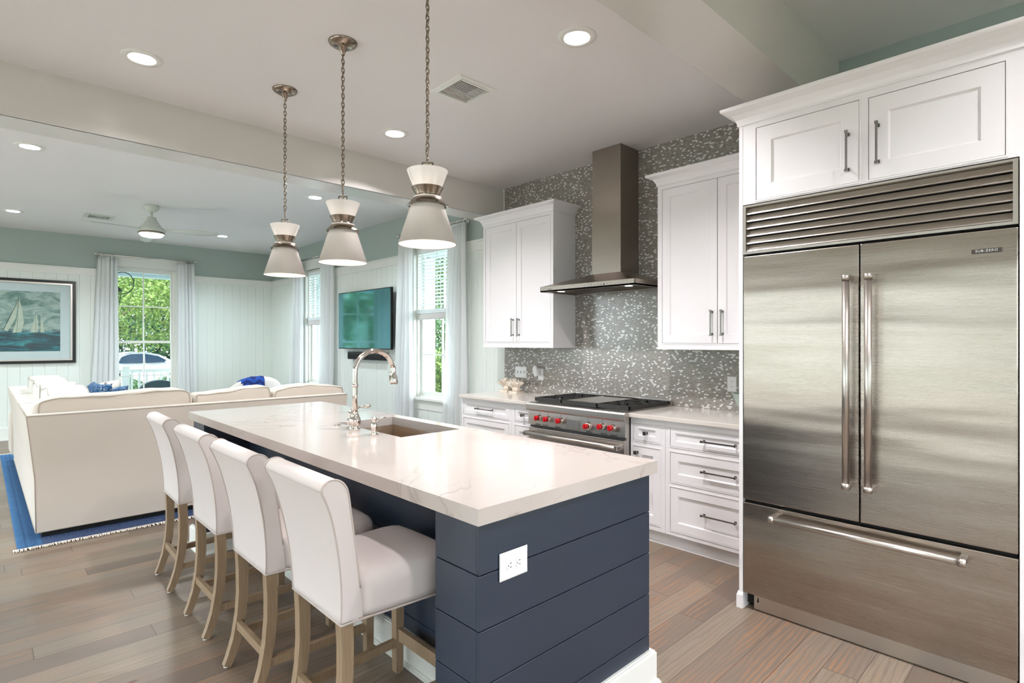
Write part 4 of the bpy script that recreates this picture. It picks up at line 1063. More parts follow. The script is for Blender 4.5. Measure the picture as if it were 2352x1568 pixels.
# faucet
fx, fy = 1.542, 2.900
r = thing('faucet', 'tall polished arched faucet at the island sink', 'faucet', (fx, fy, IZ))
MB().lathe((fx, fy, IZ), [(.03, 0), (.031, .004), (.028, .01), (.018, .014), (.019, .022), (.028, .03), (.033, .045), (.032, .06), (.027, .072), (.0225, .078), (.024, .083), (.02, .088), (.0185, .1)], 28).build('base', 'chrome', r)
pts = [(fx, fy, IZ + .09), (fx, fy, IZ + .2), (fx, fy, 1.24)]
for k in range(1, 17):
    a = pi * k / 16 * .93; pts.append((fx + .125 - .125 * cos(a), fy, 1.258 + .125 * sin(a)))
MB().tube(pts, .0145, 18).build('spout', 'chrome', r)
MB().lathe((fx, fy, 1.188), [(.0155, -.012), (.019, -.008), (.0195, 0), (.019, .008), (.0155, .012)], 20).build('ring', 'chrome', r)
ex, ez = pts[-1][0], pts[-1][2]
m = MB().tube([(ex, fy, ez), (ex + .002, fy, ez - .008), (ex + .003, fy, ez - .045), (ex + .005, fy, ez - .055), (ex + .006, fy, ez - .085), (ex + .008, fy, ez - .1), (ex + .008, fy, ez - .103)], [.0165, .0175, .017, .022, .0245, .025, .021], 20)
m.tube([(ex - .012, fy, ez - .03), (ex - .026, fy, ez - .03)], .005, 10); m.bbox(ex - .028, ex - .016, fy - .005, fy + .005, ez - .08, ez - .05, .002)
m.build('spray_head', 'chrome', r)
m = MB().tube([(fx + .02, fy - .004, IZ + .125), (fx + .05, fy - .012, IZ + .128), (fx + .056, fy - .014, IZ + .128), (fx + .07, fy - .018, IZ + .13), (fx + .082, fy - .02, IZ + .131), (fx + .09, fy - .022, IZ + .131)], [.005, .005, .009, .011, .009, .003], 12)
m.tube([(fx, fy, IZ + .122), (fx + .022, fy - .005, IZ + .125)], .008, 12); m.build('lever', 'chrome', r)
sx_, sy_ = fx + .012, fy + .078
m = MB().lathe((sx_, sy_, IZ), [(.024, 0), (.024, .004), (.014, .008), (.015, .02), (.023, .03), (.023, .045), (.014, .055), (.0125, .075), (.016, .08), (.012, .088), (.006, .094), (.009, .1), (.005, .108), (.003, .112)], 20)
m.tube([(sx_ - .018, sy_ + .0, IZ + .097), (sx_ + .018, sy_, IZ + .097)], .0032, 8); m.build('side_valve', 'chrome', r)
r = thing('soap_dispenser', 'small chrome soap dispenser beside the faucet', 'soap dispenser', (1.53, 2.668, IZ))
m = MB().lathe((1.53, 2.668, IZ), [(.024, 0), (.024, .004), (.017, .01), (.011, .016), (.012, .022), (.017, .04), (.0165, .058), (.012, .068), (.009, .072), (.012, .078), (.0165, .084), (.017, .09), (.012, .095), (.004, .096)], 22); m.build('body', 'chrome', r)
MB().tube([(1.53, 2.668, IZ + .07), (1.555, 2.668, IZ + .073), (1.585, 2.668, IZ + .088), (1.60, 2.668, IZ + .087)], [.005, .0045, .0035, .003], 10).build('nozzle', 'chrome', r)
tag(MB().lathe((1.538, 3.108, IZ), [(.021, 0), (.021, .004), (.016, .006), (.012, .005), (.011, .009), (.003, .0095)], 24).build('air_switch', 'chrome'), 'round chrome push button set in the worktop left of the faucet', 'button')

# ------------------------------------------------------------------ counter stools
def make_stool():
    r = thing('counter_stool', '', 'stool', (0, 0, 0), 'upholstered stools along the island')
    # local: back toward -x, y across
    prof_r = [(.085, .505), (.084, .58), (.075, .68), (.058, .78), (.036, .87), (.014, .93), (-.002, .965)]
    prof_t = [(.002, .982), (.016, .995), (.038, .999), (.060, .992), (.078, .974), (.090, .945)]
    prof_f = [(.104, .87), (.121, .78), (.138, .68), (.155, .58), (.165, .505)]
    def dense(Q):
        out = []
        for i in range(len(Q) - 1):
            a, b, c, d = Q[max(0, i - 1)], Q[i], Q[i + 1], Q[min(len(Q) - 1, i + 2)]
            for k in range(3):
                t = k / 3
                out.append(tuple(.5 * (2 * b[j] + (c[j] - a[j]) * t + (2 * a[j] - 5 * b[j] + 4 * c[j] - d[j]) * t * t + (3 * b[j] - a[j] - 3 * c[j] + d[j]) * t ** 3) for j in (0, 1)))
        return out + [Q[-1]]
    P = dense(prof_r + prof_t + prof_f)
    def hw(z): return .193 + (.238 - .193) * max(0, min(1, (z - .505) / .46)) ** 1.0
    rings = []
    for s_ in (-1, -.96, -.6, 0, .6, .96, 1):
        e = 0 if abs(s_) < 1 else .006
        cx, cz = .085, .75
        rings.append([(cx + (x - cx) * (1 - e * 1.5), s_ * hw(z), cz + (z - cz) * (1 - e)) for x, z in P])
    MB().loft(rings, False).build('backrest', 'fab', r)
    for f in r.children[0].data.polygons: f.use_smooth = abs(f.normal.y) < .5
    w = MB()
    for s_ in (-1, 1):
        w.tube([(x - .0005, s_ * hw(z), z) for x, z in P[:-4]], .0032, 6)
    w.tube([(0, y, .965) for y in [-.238 + .476 * k / 8 for k in range(9)]], .003, 6)
    fr = [(.085, -.197), (.17, -.199), (.32, -.212), (.48, -.222), (.55, -.212), (.570, -.185), (.576, 0), (.570, .185), (.55, .212), (.48, .222), (.32, .212), (.17, .199), (.085, .197)]
    w.tube([(x - (.004 if x > .45 else 0), y, .503) for x, y in fr], .0042, 6, closed=True)
    w.build('piping', 'pipe', r)
    out = [(.15, -.184), (.20, -.200), (.36, -.214), (.49, -.222), (.54, -.214), (.565, -.19), (.573, -.1), (.575, 0), (.573, .1), (.565, .19), (.54, .214), (.49, .222), (.36, .214), (.20, .200), (.15, .184)]
    cx = .34; rg = []
    for z, k in ((.505, .985), (.53, 1.0), (.575, 1.012), (.605, 1.0), (.622, .975), (.636, .93), (.647, .85), (.655, .72), (.660, .5), (.662, .2)):
        rg.append([(cx + (x - cx) * k, y * k, z) for x, y in out])
    MB().loft(rg, True).build('seat', 'fab', r)
    def leg(pts, w): return MB().tube([p for p in pts], w, sq=(1, 1))
    for s_ in (-1, 1):
        leg([(.108, s_ * .170, .502), (.112, s_ * .170, .42), (.112, s_ * .168, .32), (.104, s_ * .166, .22), (.086, s_ * .165, .12), (.062, s_ * .165, .045), (.045, s_ * .165, .006)], [.043, .042, .041, .039, .036, .033, .031]).build('leg', 'oak', r)
        leg([(.542, s_ * .19, .504), (.542, s_ * .19, .25), (.542, s_ * .19, .006)], [.042, .038, .034]).build('leg', 'oak', r)
        MB().tube([(.10, s_ * .166, .135), (.542, s_ * .188, .135)], 1, sq=(.02, .034)).build('stretcher', 'oak', r)
        MB().lathe((.045, s_ * .165, 0), [(.012, 0), (.012, .007)], 12).lathe((.542, s_ * .19, 0), [(.012, 0), (.012, .007)], 12).build('glide', 'rubber', r)
    MB().tube([(.092, -.165, .178), (.092, .165, .178)], 1, sq=(.02, .036)).build('stretcher', 'oak', r)
    MB().tube([(.542, -.19, .172), (.542, .19, .172)], 1, sq=(.02, .052)).build('footrest', 'oak', r)
    return r
stool = make_stool()
sl = ['cream upholstered counter stool nearest the camera, its whole seat showing', 'cream counter stool second from the near end of the island', 'cream counter stool third from the near end of the island', 'cream counter stool farthest along the island, beside the sofa']
for i, (x, y, rz) in enumerate([(.775, 1.905, .0), (.745, 2.485, .0), (.745, 3.13, .0), (.748, 3.83, -.02)]):
    o = stool if i == 0 else copy_tree(stool)
    o.location = (x, y, 0); o.rotation_euler.z = rz; o['label'] = sl[i]

# ------------------------------------------------------------------ rug and sectional sofa
r = thing('area_rug', 'blue patterned rug with cream fringe under the sofa', 'rug', (1.9, 7.3, 0))
MB().bbox(.19, 3.3, 5.10, 9.5, .001, .010, .003).build('rug_field', 'rug', r)
m = MB(); rnd = random.Random(3); x = .17
while x < 3.3:
    for yy, s_ in ((5.10, -1), (9.5, 1)):
        e = rnd.uniform(.03, .05); dx = rnd.uniform(-.01, .01)
        m.tube([(x, yy - s_ * .005, .007), (x + dx * .5, yy + s_ * e * .5, .009 + rnd.uniform(0, .003)), (x + dx, yy + s_ * e, .004)], [.005, .0045, .002], 4)
    x += .007
m.build('fringe', 'fringe', r, kind='stuff')
r = thing('sectional_sofa', 'large cream sectional sofa with its back to the kitchen', 'sofa', (1.5, 6.5, .01))
YS = 5.28
def slab(poly_bot, poly_mid, poly_top, z=(.055, .44, .905)):
    return MB().loft([[(x, y, z[0]) for x, y in poly_bot], [(x, y, z[1]) for x, y in poly_mid], [(x, y, z[2] - .01) for x, y in poly_top], [(x + (.006 if x < 1 else -.006), y + .006, z[2]) for x, y in poly_top]], False)
slab([(.297, YS), (2.68, YS), (2.68, YS + .22), (.297, YS + .22)], [(.290, YS), (2.69, YS), (2.69, YS + .22), (.290, YS + .22)], [(.243, YS - .012), (2.715, YS - .012), (2.715, YS + .14), (.243, YS + .14)]).build('back', 'sofa', r)
slab([(.297, YS + .2), (.52, YS + .2), (.52, 8.8), (.297, 8.8)], [(.290, YS + .2), (.52, YS + .2), (.52, 8.8), (.290, 8.8)], [(.243, YS + .13), (.40, YS + .13), (.40, 8.85), (.243, 8.85)]).build('back', 'sofa', r)
m = MB()
m.tube([(.243, YS - .012, .9), (2.715, YS - .012, .9)], .004, 6); m.tube([(.243, YS - .012, .9), (.243, 8.85, .9)], .004, 6); m.tube([(.297, YS, .055), (2.68, YS, .055)], .005, 6); m.tube([(.297, YS, .055), (.297, 8.8, .055)], .005, 6)
m.tube([(.297, YS, .055), (.290, YS, .44), (.243, YS - .012, .9)], .0035, 6)
for yy in (6.35, 7.55): m.tube([(.243, yy, .904), (.40, yy, .907)], .003, 6)
m.build('piping', 'sofap', r)
MB().box(.52, 2.5, YS + .2, 6.25, .06, .36).box(.52, 1.25, 6.25, 8.8, .06, .36).build('seat_base', 'sofa', r)
MB().super((2.60, 5.85, .36), (.2, .8, .62), .3, 12).build('arm', 'sofa', r)
MB().super((.75, 8.92, .36), (1.0, .2, .62), .3, 12).build('arm', 'sofa', r)
MB().box(.33, 2.63, YS + .03, YS + .1, .011, .058).box(.33, .4, YS + .1, 8.75, .011, .058).box(2.5, 2.63, YS + .1, 6.2, .011, .058).box(1.15, 1.2, 6.25, 8.75, .011, .058).build('plinth', 'plinth', r)
for c, s_ in (((1.0, 5.95, .43), (.95, .62, .17)), ((1.95, 5.95, .43), (.95, .62, .17)), ((.9, 6.85, .43), (.72, .9, .17)), ((.9, 7.8, .43), (.72, .95, .17)), ((.9, 8.5, .43), (.72, .5, .17))):
    MB().super(c, s_, .3, 12).build('seat_cushion', 'sofac', r)
def bcush(c, s_, ax, seed):
    q = MB().super((0, 0, 0), s_, .2, 20); rn = random.Random(seed)
    a, b, d = rn.uniform(0, 6), rn.uniform(5, 9), rn.uniform(0, 6)
    def df(x, y, z):
        u = x if ax else y
        return (x + .006 * sin(b * y * 2 + d) + c[0], y + .008 * sin(b * x * 2 + a) + c[1], z * (1 + .05 * sin(5 * u + a)) + (.010 * sin(9 * u + d) + .004 * sin(31 * u + a)) * max(0, z) / (s_[2] / 2) + c[2])
    q.v = [df(*p) for p in q.v]
    o = q.build('back_cushion', 'sofac' if not ax else 'sofa', r)
    w = MB(); hx, hy, hz = s_[0] / 2, s_[1] / 2, s_[2] / 2
    for sg in (-1, 1):
        L = (hx if ax else hy) * .945; D = (hy if ax else hx) * .93 * sg
        up = [(-L, -hz * .8), (-L, hz * .2), (-L, hz * .75), (-L * .985, hz * .88), (-L * .95, hz * .925)] + [(L * k / 8, hz * .94) for k in range(-7, 8)] + [(L * .95, hz * .925), (L * .985, hz * .88), (L, hz * .75), (L, hz * .2), (L, -hz * .8)]
        w.tube([df(*((u, D, z) if ax else (D, u, z))) for u, z in up], .0045, 6)
    w.build('piping', 'sofap', o)
bcush((.815, 5.53, .77), (1.06, .26, .50), 1, 1)
bcush((1.685, 5.53, .76), (.66, .26, .49), 1, 2)
bcush((2.39, 5.53, .755), (.73, .26, .47), 1, 3)
bcush((.53, 6.06, .79), (.28, .84, .50), 0, 4)
bcush((.53, 6.92, .79), (.28, .86, .50), 0, 5)
bcush((.53, 7.80, .80), (.28, .86, .51), 0, 6)
def pillow(c, sz, rx, ry, rz, mat, label):
    mt = Matrix.Translation(c) @ Matrix.Rotation(rz, 4, 'Z') @ Matrix.Rotation(ry, 4, 'Y') @ Matrix.Rotation(rx, 4, 'X')
    q = MB(); n = 14
    top, bot = [], []
    for i in range(n + 1):
        for j in range(n + 1):
            u, v = i / n * 2 - 1, j / n * 2 - 1
            x = u * sz[0] / 2 * (1 - .10 * (1 - v * v) * abs(u) ** 3) ; y = v * sz[1] / 2 * (1 - .10 * (1 - u * u) * abs(v) ** 3)
            h = sz[2] / 2 * max(0, (1 - u ** 4) * (1 - v ** 4)) ** .6
            top.append((x, y, h)); bot.append((x, y, -h))
    vs = top + bot; fs = []
    N_ = (n + 1) ** 2
    for i in range(n):
        for j in range(n):
            a = i * (n + 1) + j; fs.append((a, a + n + 1, a + n + 2, a + 1)); fs.append((N_ + a, N_ + a + 1, N_ + a + n + 2, N_ + a + n + 1))
    q.add(vs, fs, True, mt); o = q.build('throw_pillow', mat)
    return tag(o, label, 'pillow', 'throw pillows on the sofa')
pillow((.86, 7.42, .77), (.5, .5, .16), 0, radians(-62), radians(12), 'pillowb', 'blue throw pillow with white lines on the left side of the sofa')
pillow((1.01, 7.95, .77), (.5, .5, .16), 0, radians(-58), radians(-25), 'sofac', 'white throw pillow behind the blue ones on the sofa')
pillow((1.04, 7.60, .75), (.46, .46, .15), 0, radians(-50), radians(-20), 'pillowb', 'darker blue throw pillow with white cord, the one right of its twin')
# armchair in the corner with blue throw
r = thing('armchair', 'white round-backed armchair in the far corner with a blue throw', 'armchair', (3.28, 9.75, 0))
m = MB(); rings = []
for k in range(25):
    a = pi + pi * k / 24; rr = .43; hgt = .865 - .24 * (abs(cos(a)) ** 3)
    cx_, cy_ = 3.28 + rr * cos(a), 9.72 + rr * sin(a) * .9
    n_ = Vector((cos(a), sin(a), 0)); w_ = .075
    rings.append([tuple(Vector((cx_, cy_, 0)) + n_ * (w_ * c) + Vector((0, 0, z))) for c, z in ((1, .12), (1.05, .45), (1, hgt - .07), (.6, hgt - .015), (0, hgt), (-.6, hgt - .02), (-1, hgt - .08), (-1, .12))])
m.loft(rings, True, True); m.build('backrest', 'sofac', r)
MB().super((3.28, 9.85, .36), (.74, .74, .24), .4, 12).build('seat', 'sofac', r)
m = MB()
for sx in (-.3, .3):
    for sy in (-.28, .3): m.cyl((3.28 + sx, 9.75 + sy, 0), (3.28 + sx, 9.75 + sy, .26), .022, 10)
MB().tube([(2.98, 9.5, .01), (2.98, 9.5, .14)], .022, 10).build('leg', 'oak', r); MB().tube([(3.58, 9.5, .01), (3.58, 9.5, .14)], .022, 10).build('leg', 'oak', r)
MB().tube([(2.98, 10.05, 0), (2.98, 10.05, .26)], .022, 10).build('leg', 'oak', r); MB().tube([(3.58, 10.05, 0), (3.58, 10.05, .26)], .022, 10).build('leg', 'oak', r)
m = MB(); rings = []
for i in range(9):
    x = 2.99 + .34 * i / 8; cyy = 9.72 - .9 * .43 * math.sqrt(max(0, 1 - ((x - 3.28) / .43) ** 2)) 
    hgt = .865 - .24 * min(1, abs((x - 3.28) / .43)) ** 3 + .012 + .004 * sin(i * 2)
    path = [(-.092, hgt - .34), (-.097, hgt - .15), (-.085, hgt - .05), (-.05, hgt - .008), (0, hgt), (.05, hgt - .01), (.09, hgt - .06), (.095, hgt - .2)]
    rings.append([(x, cyy + a, b) for a, b in path] + [(x, cyy + a * .88, b - .006) for a, b in path[::-1]])
tag(m.loft(rings, True, True).build('throw_blanket', 'throw'), 'royal blue zigzag throw draped over the white armchair', 'blanket')

# ------------------------------------------------------------------ television, soundbar, picture
r = thing('television', 'large dark flat television on the right wall between two windows', 'television', (3.97, 7.21, 1.75))
MB().bbox(3.962, 4.0, 6.47, 7.965, 1.325, 2.165, .004).build('cabinet', 'frame_black', r)
MB().box(3.9605, 3.9625, 6.482, 7.953, 1.34, 2.153).build('screen', 'screen', r)
MB().box(4.0, XW - .012, 6.95, 7.45, 1.6, 1.95).build('wall_mount', 'black', r)
MB().tube([(4.04, 6.47, 1.78), (4.03, 6.41, 1.72), (4.04, 6.38, 1.62), (4.05, 6.42, 1.52), (4.05, 6.5, 1.45)], .004, 6).build('cable', 'black', r)
r = thing('soundbar', 'black soundbar on the wall under the television', 'soundbar', (4.03, 7.2, 1.22))
MB().bbox(3.985, XW - .012, 6.70, 7.73, 1.172, 1.282, .01).build('body', 'black', r)
MB().bbox(3.98, 3.99, 6.73, 7.70, 1.185, 1.25, .003).build('speaker_grille', 'dark', r)
MB().bbox(3.99, 4.06, 6.71, 7.72, 1.2815, 1.286, .002).build('top_panel', plain('soundbar_top', '#5d6a70', .4), r)
r = thing('framed_picture', 'large black framed seascape with sailing boats on the far wall', 'picture', (.2, YW - .03, 1.73))
px0, px1, pz0, pz1 = -.72, 1.080, 1.108, 2.358; yf = YW - .012
MB().holes(1, yf - .035, yf, px0, px1, pz0, pz1, [(px0 + .04, px1 - .04, pz0 + .04, pz1 - .04)]).build('frame', 'frame_black', r)
MB().holes(1, yf - .028, yf - .004, px0 + .04, px1 - .04, pz0 + .04, pz1 - .04, [(px0 + .062, px1 - .062, pz0 + .062, pz1 - .062)]).build('inner_frame', 'steelp', r)
MB().holes(1, yf - .014, yf - .004, px0 + .06, px1 - .06, pz0 + .06, pz1 - .06, [(px0 + .19, px1 - .185, pz0 + .18, pz1 - .18)]).build('mat', 'mat', r)
ap = MB().box(px0 + .18, px1 - .175, yf - .008, yf - .003, pz0 + .17, pz1 - .17).build('print', 'art', r)
sy = yf - .0105
def sail(poly, mat_, parent, d=.0015): return MB().loft([[(x, sy - d, z) for x, z in poly], [(x, sy + .0025, z) for x, z in poly]], False).build('painted_sail' if mat_ == 'sail' else 'painted_rigging', mat_, parent)
sail([(.425, 2.06), (.46, 1.90), (.48, 1.72), (.45, 1.57), (.35, 1.56), (.40, 1.75)], 'sail', ap)
sail([(.415, 2.03), (.39, 1.78), (.30, 1.58), (.26, 1.60), (.34, 1.82)], 'sail', ap)
sail([(.615, 1.86), (.64, 1.72), (.63, 1.57), (.55, 1.57)], 'sail', ap)
sail([(.665, 1.80), (.70, 1.68), (.71, 1.57), (.66, 1.57)], 'sail', ap)
m = MB()
for a, b, c, d in ((.42, 2.08, .40, 1.56), (.41, 2.02, .25, 1.60), (.61, 1.88, .61, 1.56), (.66, 1.82, .66, 1.56), (.2, 1.53, .42, 1.50), (.42, 1.50, .5, 1.54), (.5, 1.535, .76, 1.54)):
    m.tube([(a, sy - .001, b), (c, sy - .001, d)], .002, 4)
m.build('painted_rigging', 'mast', ap)
MB().box(px0 + .06, px1 - .06, yf - .024, yf - .022, pz0 + .06, pz1 - .06).build('glazing', 'glass', r)

# ------------------------------------------------------------------ ceiling fan
fx_, fy_ = 1.519, 7.937
r = thing('ceiling_fan', 'white three-blade ceiling fan with a lit dome in the living room', 'ceiling fan', (fx_, fy_, ZL))
MB().lathe((fx_, fy_, ZL), [(.08, 0), (.08, -.018), (.072, -.045), (.05, -.072), (.03, -.08)], 32).build('canopy', 'fan', r)
MB().cyl((fx_, fy_, ZL - .07), (fx_, fy_, ZL - .155), .014, 14).build('downrod', 'fan', r)
MB().lathe((fx_, fy_, ZL), [(.035, -.14), (.048, -.145), (.05, -.165), (.058, -.18), (.078, -.21), (.1, -.25), (.135, -.28), (.148, -.295), (.148, -.305), (.135, -.325), (.125, -.33)], 40).build('motor_housing', 'fan', r)
MB().lathe((fx_, fy_, ZL), [(.136, -.322), (.142, -.345), (.132, -.348)], 40).build('light_rim', 'nickel', r)
MB().lathe((fx_, fy_, ZL), [(.134, -.340), (.13, -.352), (.105, -.378), (.06, -.388), (.01, -.39)], 36).build('dome', 'lens', r)
lamp('fan_lamp', 'AREA', (fx_, fy_, ZL - .394), FAN_W, (1, .97, .93), r, shape='DISK', size=.2)
th0 = math.atan2(7.937, 1.519) + .05
for k in range(3):
    a = th0 + k * 2 * pi / 3; d = Vector((cos(a), sin(a), 0)); n_ = Vector((-sin(a), cos(a), 0)); rings = []
    for i in range(15):
        t = i / 14; rr = .11 + .66 * t; w = .03 + .055 * sin(pi * t ** 1.7) ; w = max(w, .02) if t < .97 else .045
        tw = -radians(12); z = ZL - .30 - .03 * t
        u = n_ * cos(tw) + Vector((0, 0, 1)) * sin(tw); c = Vector((fx_, fy_, z)) + d * rr + n_ * .02 * sin(pi * t)
        rings.append([tuple(c + u * w * s_ + Vector((0, 0, h))) for s_, h in ((-1, 0), (-.4, .005), (.4, .005), (1, 0), (.4, -.005), (-.4, -.005))])
    MB().loft(rings, True, True).build('blade', 'fan', r)

# ================================================================== outdoors
GZ = -.6
gnd = MB().box(-60, 60, -40, YB - .25, GZ - .2, GZ).box(-60, XL - .25, YB - .25, 60, GZ - .2, GZ).box(XW + .25, 60, YB - .25, 60, GZ - .2, GZ).box(XL - .25, XW + .25, YW + .25, 26.8, GZ - .2, GZ).box(XL - .25, XW + .25, 33, 60, GZ - .2, GZ)
tag(gnd.build('lawn', 'grass'), 'green lawn around the house', 'lawn')
tag(MB().box(XL - .25, XW + .25, 26.8, 33, GZ - .2, GZ).box(-60, XL - .25, 26.8, 33, GZ, GZ + .01).box(XW + .25, 60, 26.8, 33, GZ, GZ + .01).build('street', 'asphalt'), 'grey street beyond the porch where a car is parked', 'street')
struct(MB().box(XL - .2, 6.6, YW + .18, 13.35, -.25, -.06).box(XW + .18, 6.2, 3.0, YW + .18, -.25, -.06), 'trim_9', 'porch')
struct(MB().box(XL - .2, 6.6, YW + .18, 13.5, 2.78, 2.9).box(XL - .2, 6.6, 13.1, 13.4, 2.72, 2.8).box(XW + .18, 6.2, 3.0, YW + .18, 2.98, 3.05), 'trim_10', 'porch')
r = thing('porch_railing', 'white porch railing seen through the far window', 'railing', (1.9, 13.2, -.06))
MB().bbox(-1.5, 5.2, 13.16, 13.25, .82, .885, .01).build('top_rail', 'trim', r)
MB().box(-1.5, 5.2, 13.17, 13.24, .0, .05).build('bottom_rail', 'trim', r)
x = -1.45; m = MB()
while x < 5.2:
    m.box(x, x + .035, 13.18, 13.22, .05, .82); x += .125
m.build('balusters', 'trim', r)
MB().bbox(2.02, 2.15, 13.13, 13.28, -.06, .95, .01).build('post', 'trim', r)
for (x_, y_) in ((5.05, 13.2), (-1.3, 13.2)):
    r = thing('porch_column', 'square white porch column outside', 'column', (x_, y_, -.06), 'porch columns')
    MB().bbox(x_ - .11, x_ + .11, y_ - .11, y_ + .11, -.06, 2.65, .01).build('shaft', 'porch', r)
r = thing('porch_column', 'square white porch column seen through the nearer right window', 'column', (6.0, 8.6, -.06), 'porch columns')
MB().bbox(5.88, 6.12, 8.45, 8.72, -.06, 2.97, .01).build('shaft', 'porch', r)
r = thing('porch_column', 'square white porch column seen through the far right window', 'column', (6.0, 13.0, -.06), 'porch columns')
MB().bbox(5.9, 6.1, 12.9, 13.1, -.06, 2.8, .01).build('shaft', 'porch', r)
tag(MB().box(-24, XL - .25, -8, 14, GZ, GZ + .06).build('patio', 'patio'), 'unseen pale concrete paving added left of the house for neutral bounce light', 'patio')  # unseen paving, added so less green light bounces indoors
# hanging lantern
lx, ly = 1.80, 12.45
r = thing('porch_lantern', 'black glass lantern hanging on a hoop outside the far window', 'lantern', (lx, ly, 2.2))
m = MB()
def rg4(h, z): return [(lx - h, ly - h, z), (lx + h, ly - h, z), (lx + h, ly + h, z), (lx - h, ly + h, z)]
b0, b1 = rg4(.055, 2.09), rg4(.095, 2.37)
for i in range(4):
    m.tube([b0[i], b1[i]], .007, 6); m.tube([b0[i], b0[(i + 1) % 4]], .007, 6); m.tube([b1[i], b1[(i + 1) % 4]], .008, 6)
m.loft([rg4(.1, 2.372), rg4(.02, 2.49), rg4(.02, 2.51)], False); m.box(lx - .055, lx + .055, ly - .055, ly + .055, 2.07, 2.09); m.build('housing', 'lantern', r)
m = MB().tube([(lx + .13 - .0 + .17 * cos(a), ly, 2.52 + .20 * sin(a)) for a in [radians(q) for q in range(-95, 181, 12)]], .008, 8)
m.cyl((lx - .04, ly, 2.52), (lx, ly, 2.5), .008, 8); m.build('hoop', 'lantern', r)
m = MB().cyl((lx + .13, ly, 2.72), (lx + .13, ly, 2.79), .01, 8); m.build('hanger', 'lantern', r)
MB().loft([rg4(.05, 2.095), rg4(.09, 2.365)], False, False).build('panes', 'glass', r)
# wicker chair
r = thing('wicker_chair', 'dark wicker porch chair in front of the railing', 'chair', (2.4, 12.3, -.06))
m = MB(); rings = []
for k in range(19):
    a = pi * k / 18; cx_, cz_ = 2.42 - .37 * cos(a), .25 + .46 * sin(a) ** .6
    rings.append([(cx_, 12.0, .1), (cx_, 12.0, cz_), (cx_, 12.08, cz_ + .01), (cx_, 12.08, .1)])
m.loft(rings, False, True); m.build('backrest', 'wicker', r)
MB().bbox(2.06, 2.78, 12.08, 12.6, .22, .34, .03).build('seat', 'wicker', r)
for sx in (2.09, 2.75):
    MB().bbox(sx - .04, sx + .04, 12.05, 12.6, .34, .5, .02).build('arm', 'wicker', r)
    for yy in (12.06, 12.56): MB().cyl((sx, yy, -.058), (sx, yy, .24), .02, 8).build('leg', 'wicker', r)
# car
r = thing('car', 'pale silver car parked across the street', 'car', (5.4, 29.5, GZ + .01))
z = GZ + .01
side = [(3.55, .42), (3.5, .75), (3.58, 1.0), (3.9, 1.06), (4.25, 1.42), (4.7, 1.55), (5.3, 1.56), (5.8, 1.45), (6.35, 1.12), (7.1, .98), (7.55, .82), (7.65, .55), (7.6, .32), (7.2, .25), (4.0, .25)]
rings = []
for yy, k in ((28.75, .93), (28.68, .985), (28.68, 1), (30.4, 1), (30.45, .95)):
    rings.append([(5.5 + (x - 5.5) * (k if h > 1.1 else .5 + k / 2), yy + (.16 if h > 1.2 and yy < 29 else (-.16 if h > 1.2 else 0)), z + h) for x, h in side])
MB().loft(rings, False).build('body', 'carpaint', r)
m = MB()
for p in ([(4.28, 1.08), (4.42, 1.36), (4.75, 1.47), (5.2, 1.48), (5.2, 1.08)], [(5.27, 1.08), (5.27, 1.48), (5.75, 1.38), (6.2, 1.1)]):
    m.loft([[(x, 28.68 + (.15 * max(0, (h - 1.08) / .4)) - .012, z + h) for x, h in p], [(x, 28.75 + (.15 * max(0, (h - 1.08) / .4)), z + h) for x, h in p]], False)
m.build('window', 'cardark', r)
for x in (4.4, 6.75):
    w_ = MB().lathe((x, 28.64, z + .33), [(.34, 0), (.34, .22)], 28, axis='Y'); w_.build('wheel', 'tyre', r)
    MB().lathe((x, 28.62, z + .33), [(.2, 0), (.2, .03), (.05, .01)], 20, axis='Y').build('hub', 'steelp', r.children[-1])
    MB().tube([(x + .39 * cos(a), 28.672, z + .33 + .39 * sin(a)) for a in [pi * q / 12 for q in range(13)]], .02, 6).build('wheel_arch', 'cardark', r)
MB().bbox(6.0, 6.16, 28.5, 28.68, z + 1.06, z + 1.16, .03).build('mirror', 'carpaint', r)
m = MB().bbox(5.3, 5.42, 28.655, 28.68, z + .93, z + .96, .01).bbox(4.35, 4.47, 28.655, 28.68, z + .93, z + .96, .01); m.build('door_handle', 'carpaint', r)

# foliage
import numpy as np
rs = np.random.RandomState(5)
def foliage(blobs, n, size, mat, name, parent=None):
    vs = []; tot = sum(b[3] * b[4] * b[5] for b in blobs)
    P = []
    for (cx, cy, cz, rx, ry, rz) in blobs:
        k = int(n * rx * ry * rz / tot); d = rs.normal(size=(k, 3)); d /= np.linalg.norm(d, axis=1)[:, None]
        rad = rs.uniform(.35, 1, size=(k, 1)) ** .5; P.append(np.array([cx, cy, cz]) + d * rad * np.array([rx, ry, rz]))
    P = np.concatenate(P); k = len(P)
    a = rs.normal(size=(k, 3)); a /= np.linalg.norm(a, axis=1)[:, None]; b = rs.normal(size=(k, 3)); b -= a * (a * b).sum(1)[:, None]; b /= np.linalg.norm(b, axis=1)[:, None]
    s_ = size * rs.uniform(.6, 1.3, size=(k, 1))
    V = np.stack([P - a * s_, P - b * s_ * .45, P + a * s_, P + b * s_ * .45], 1).reshape(-1, 3)
    if parent is not None: V = V - np.array(parent.location)
    me = bpy.data.meshes.new(name); me.from_pydata(V.tolist(), [], [(4 * i, 4 * i + 1, 4 * i + 2, 4 * i + 3) for i in range(k)])
    me.materials.append(M[mat]); o = bpy.data.objects.new(name, me); C.objects.link(o); o.parent = parent
    return o
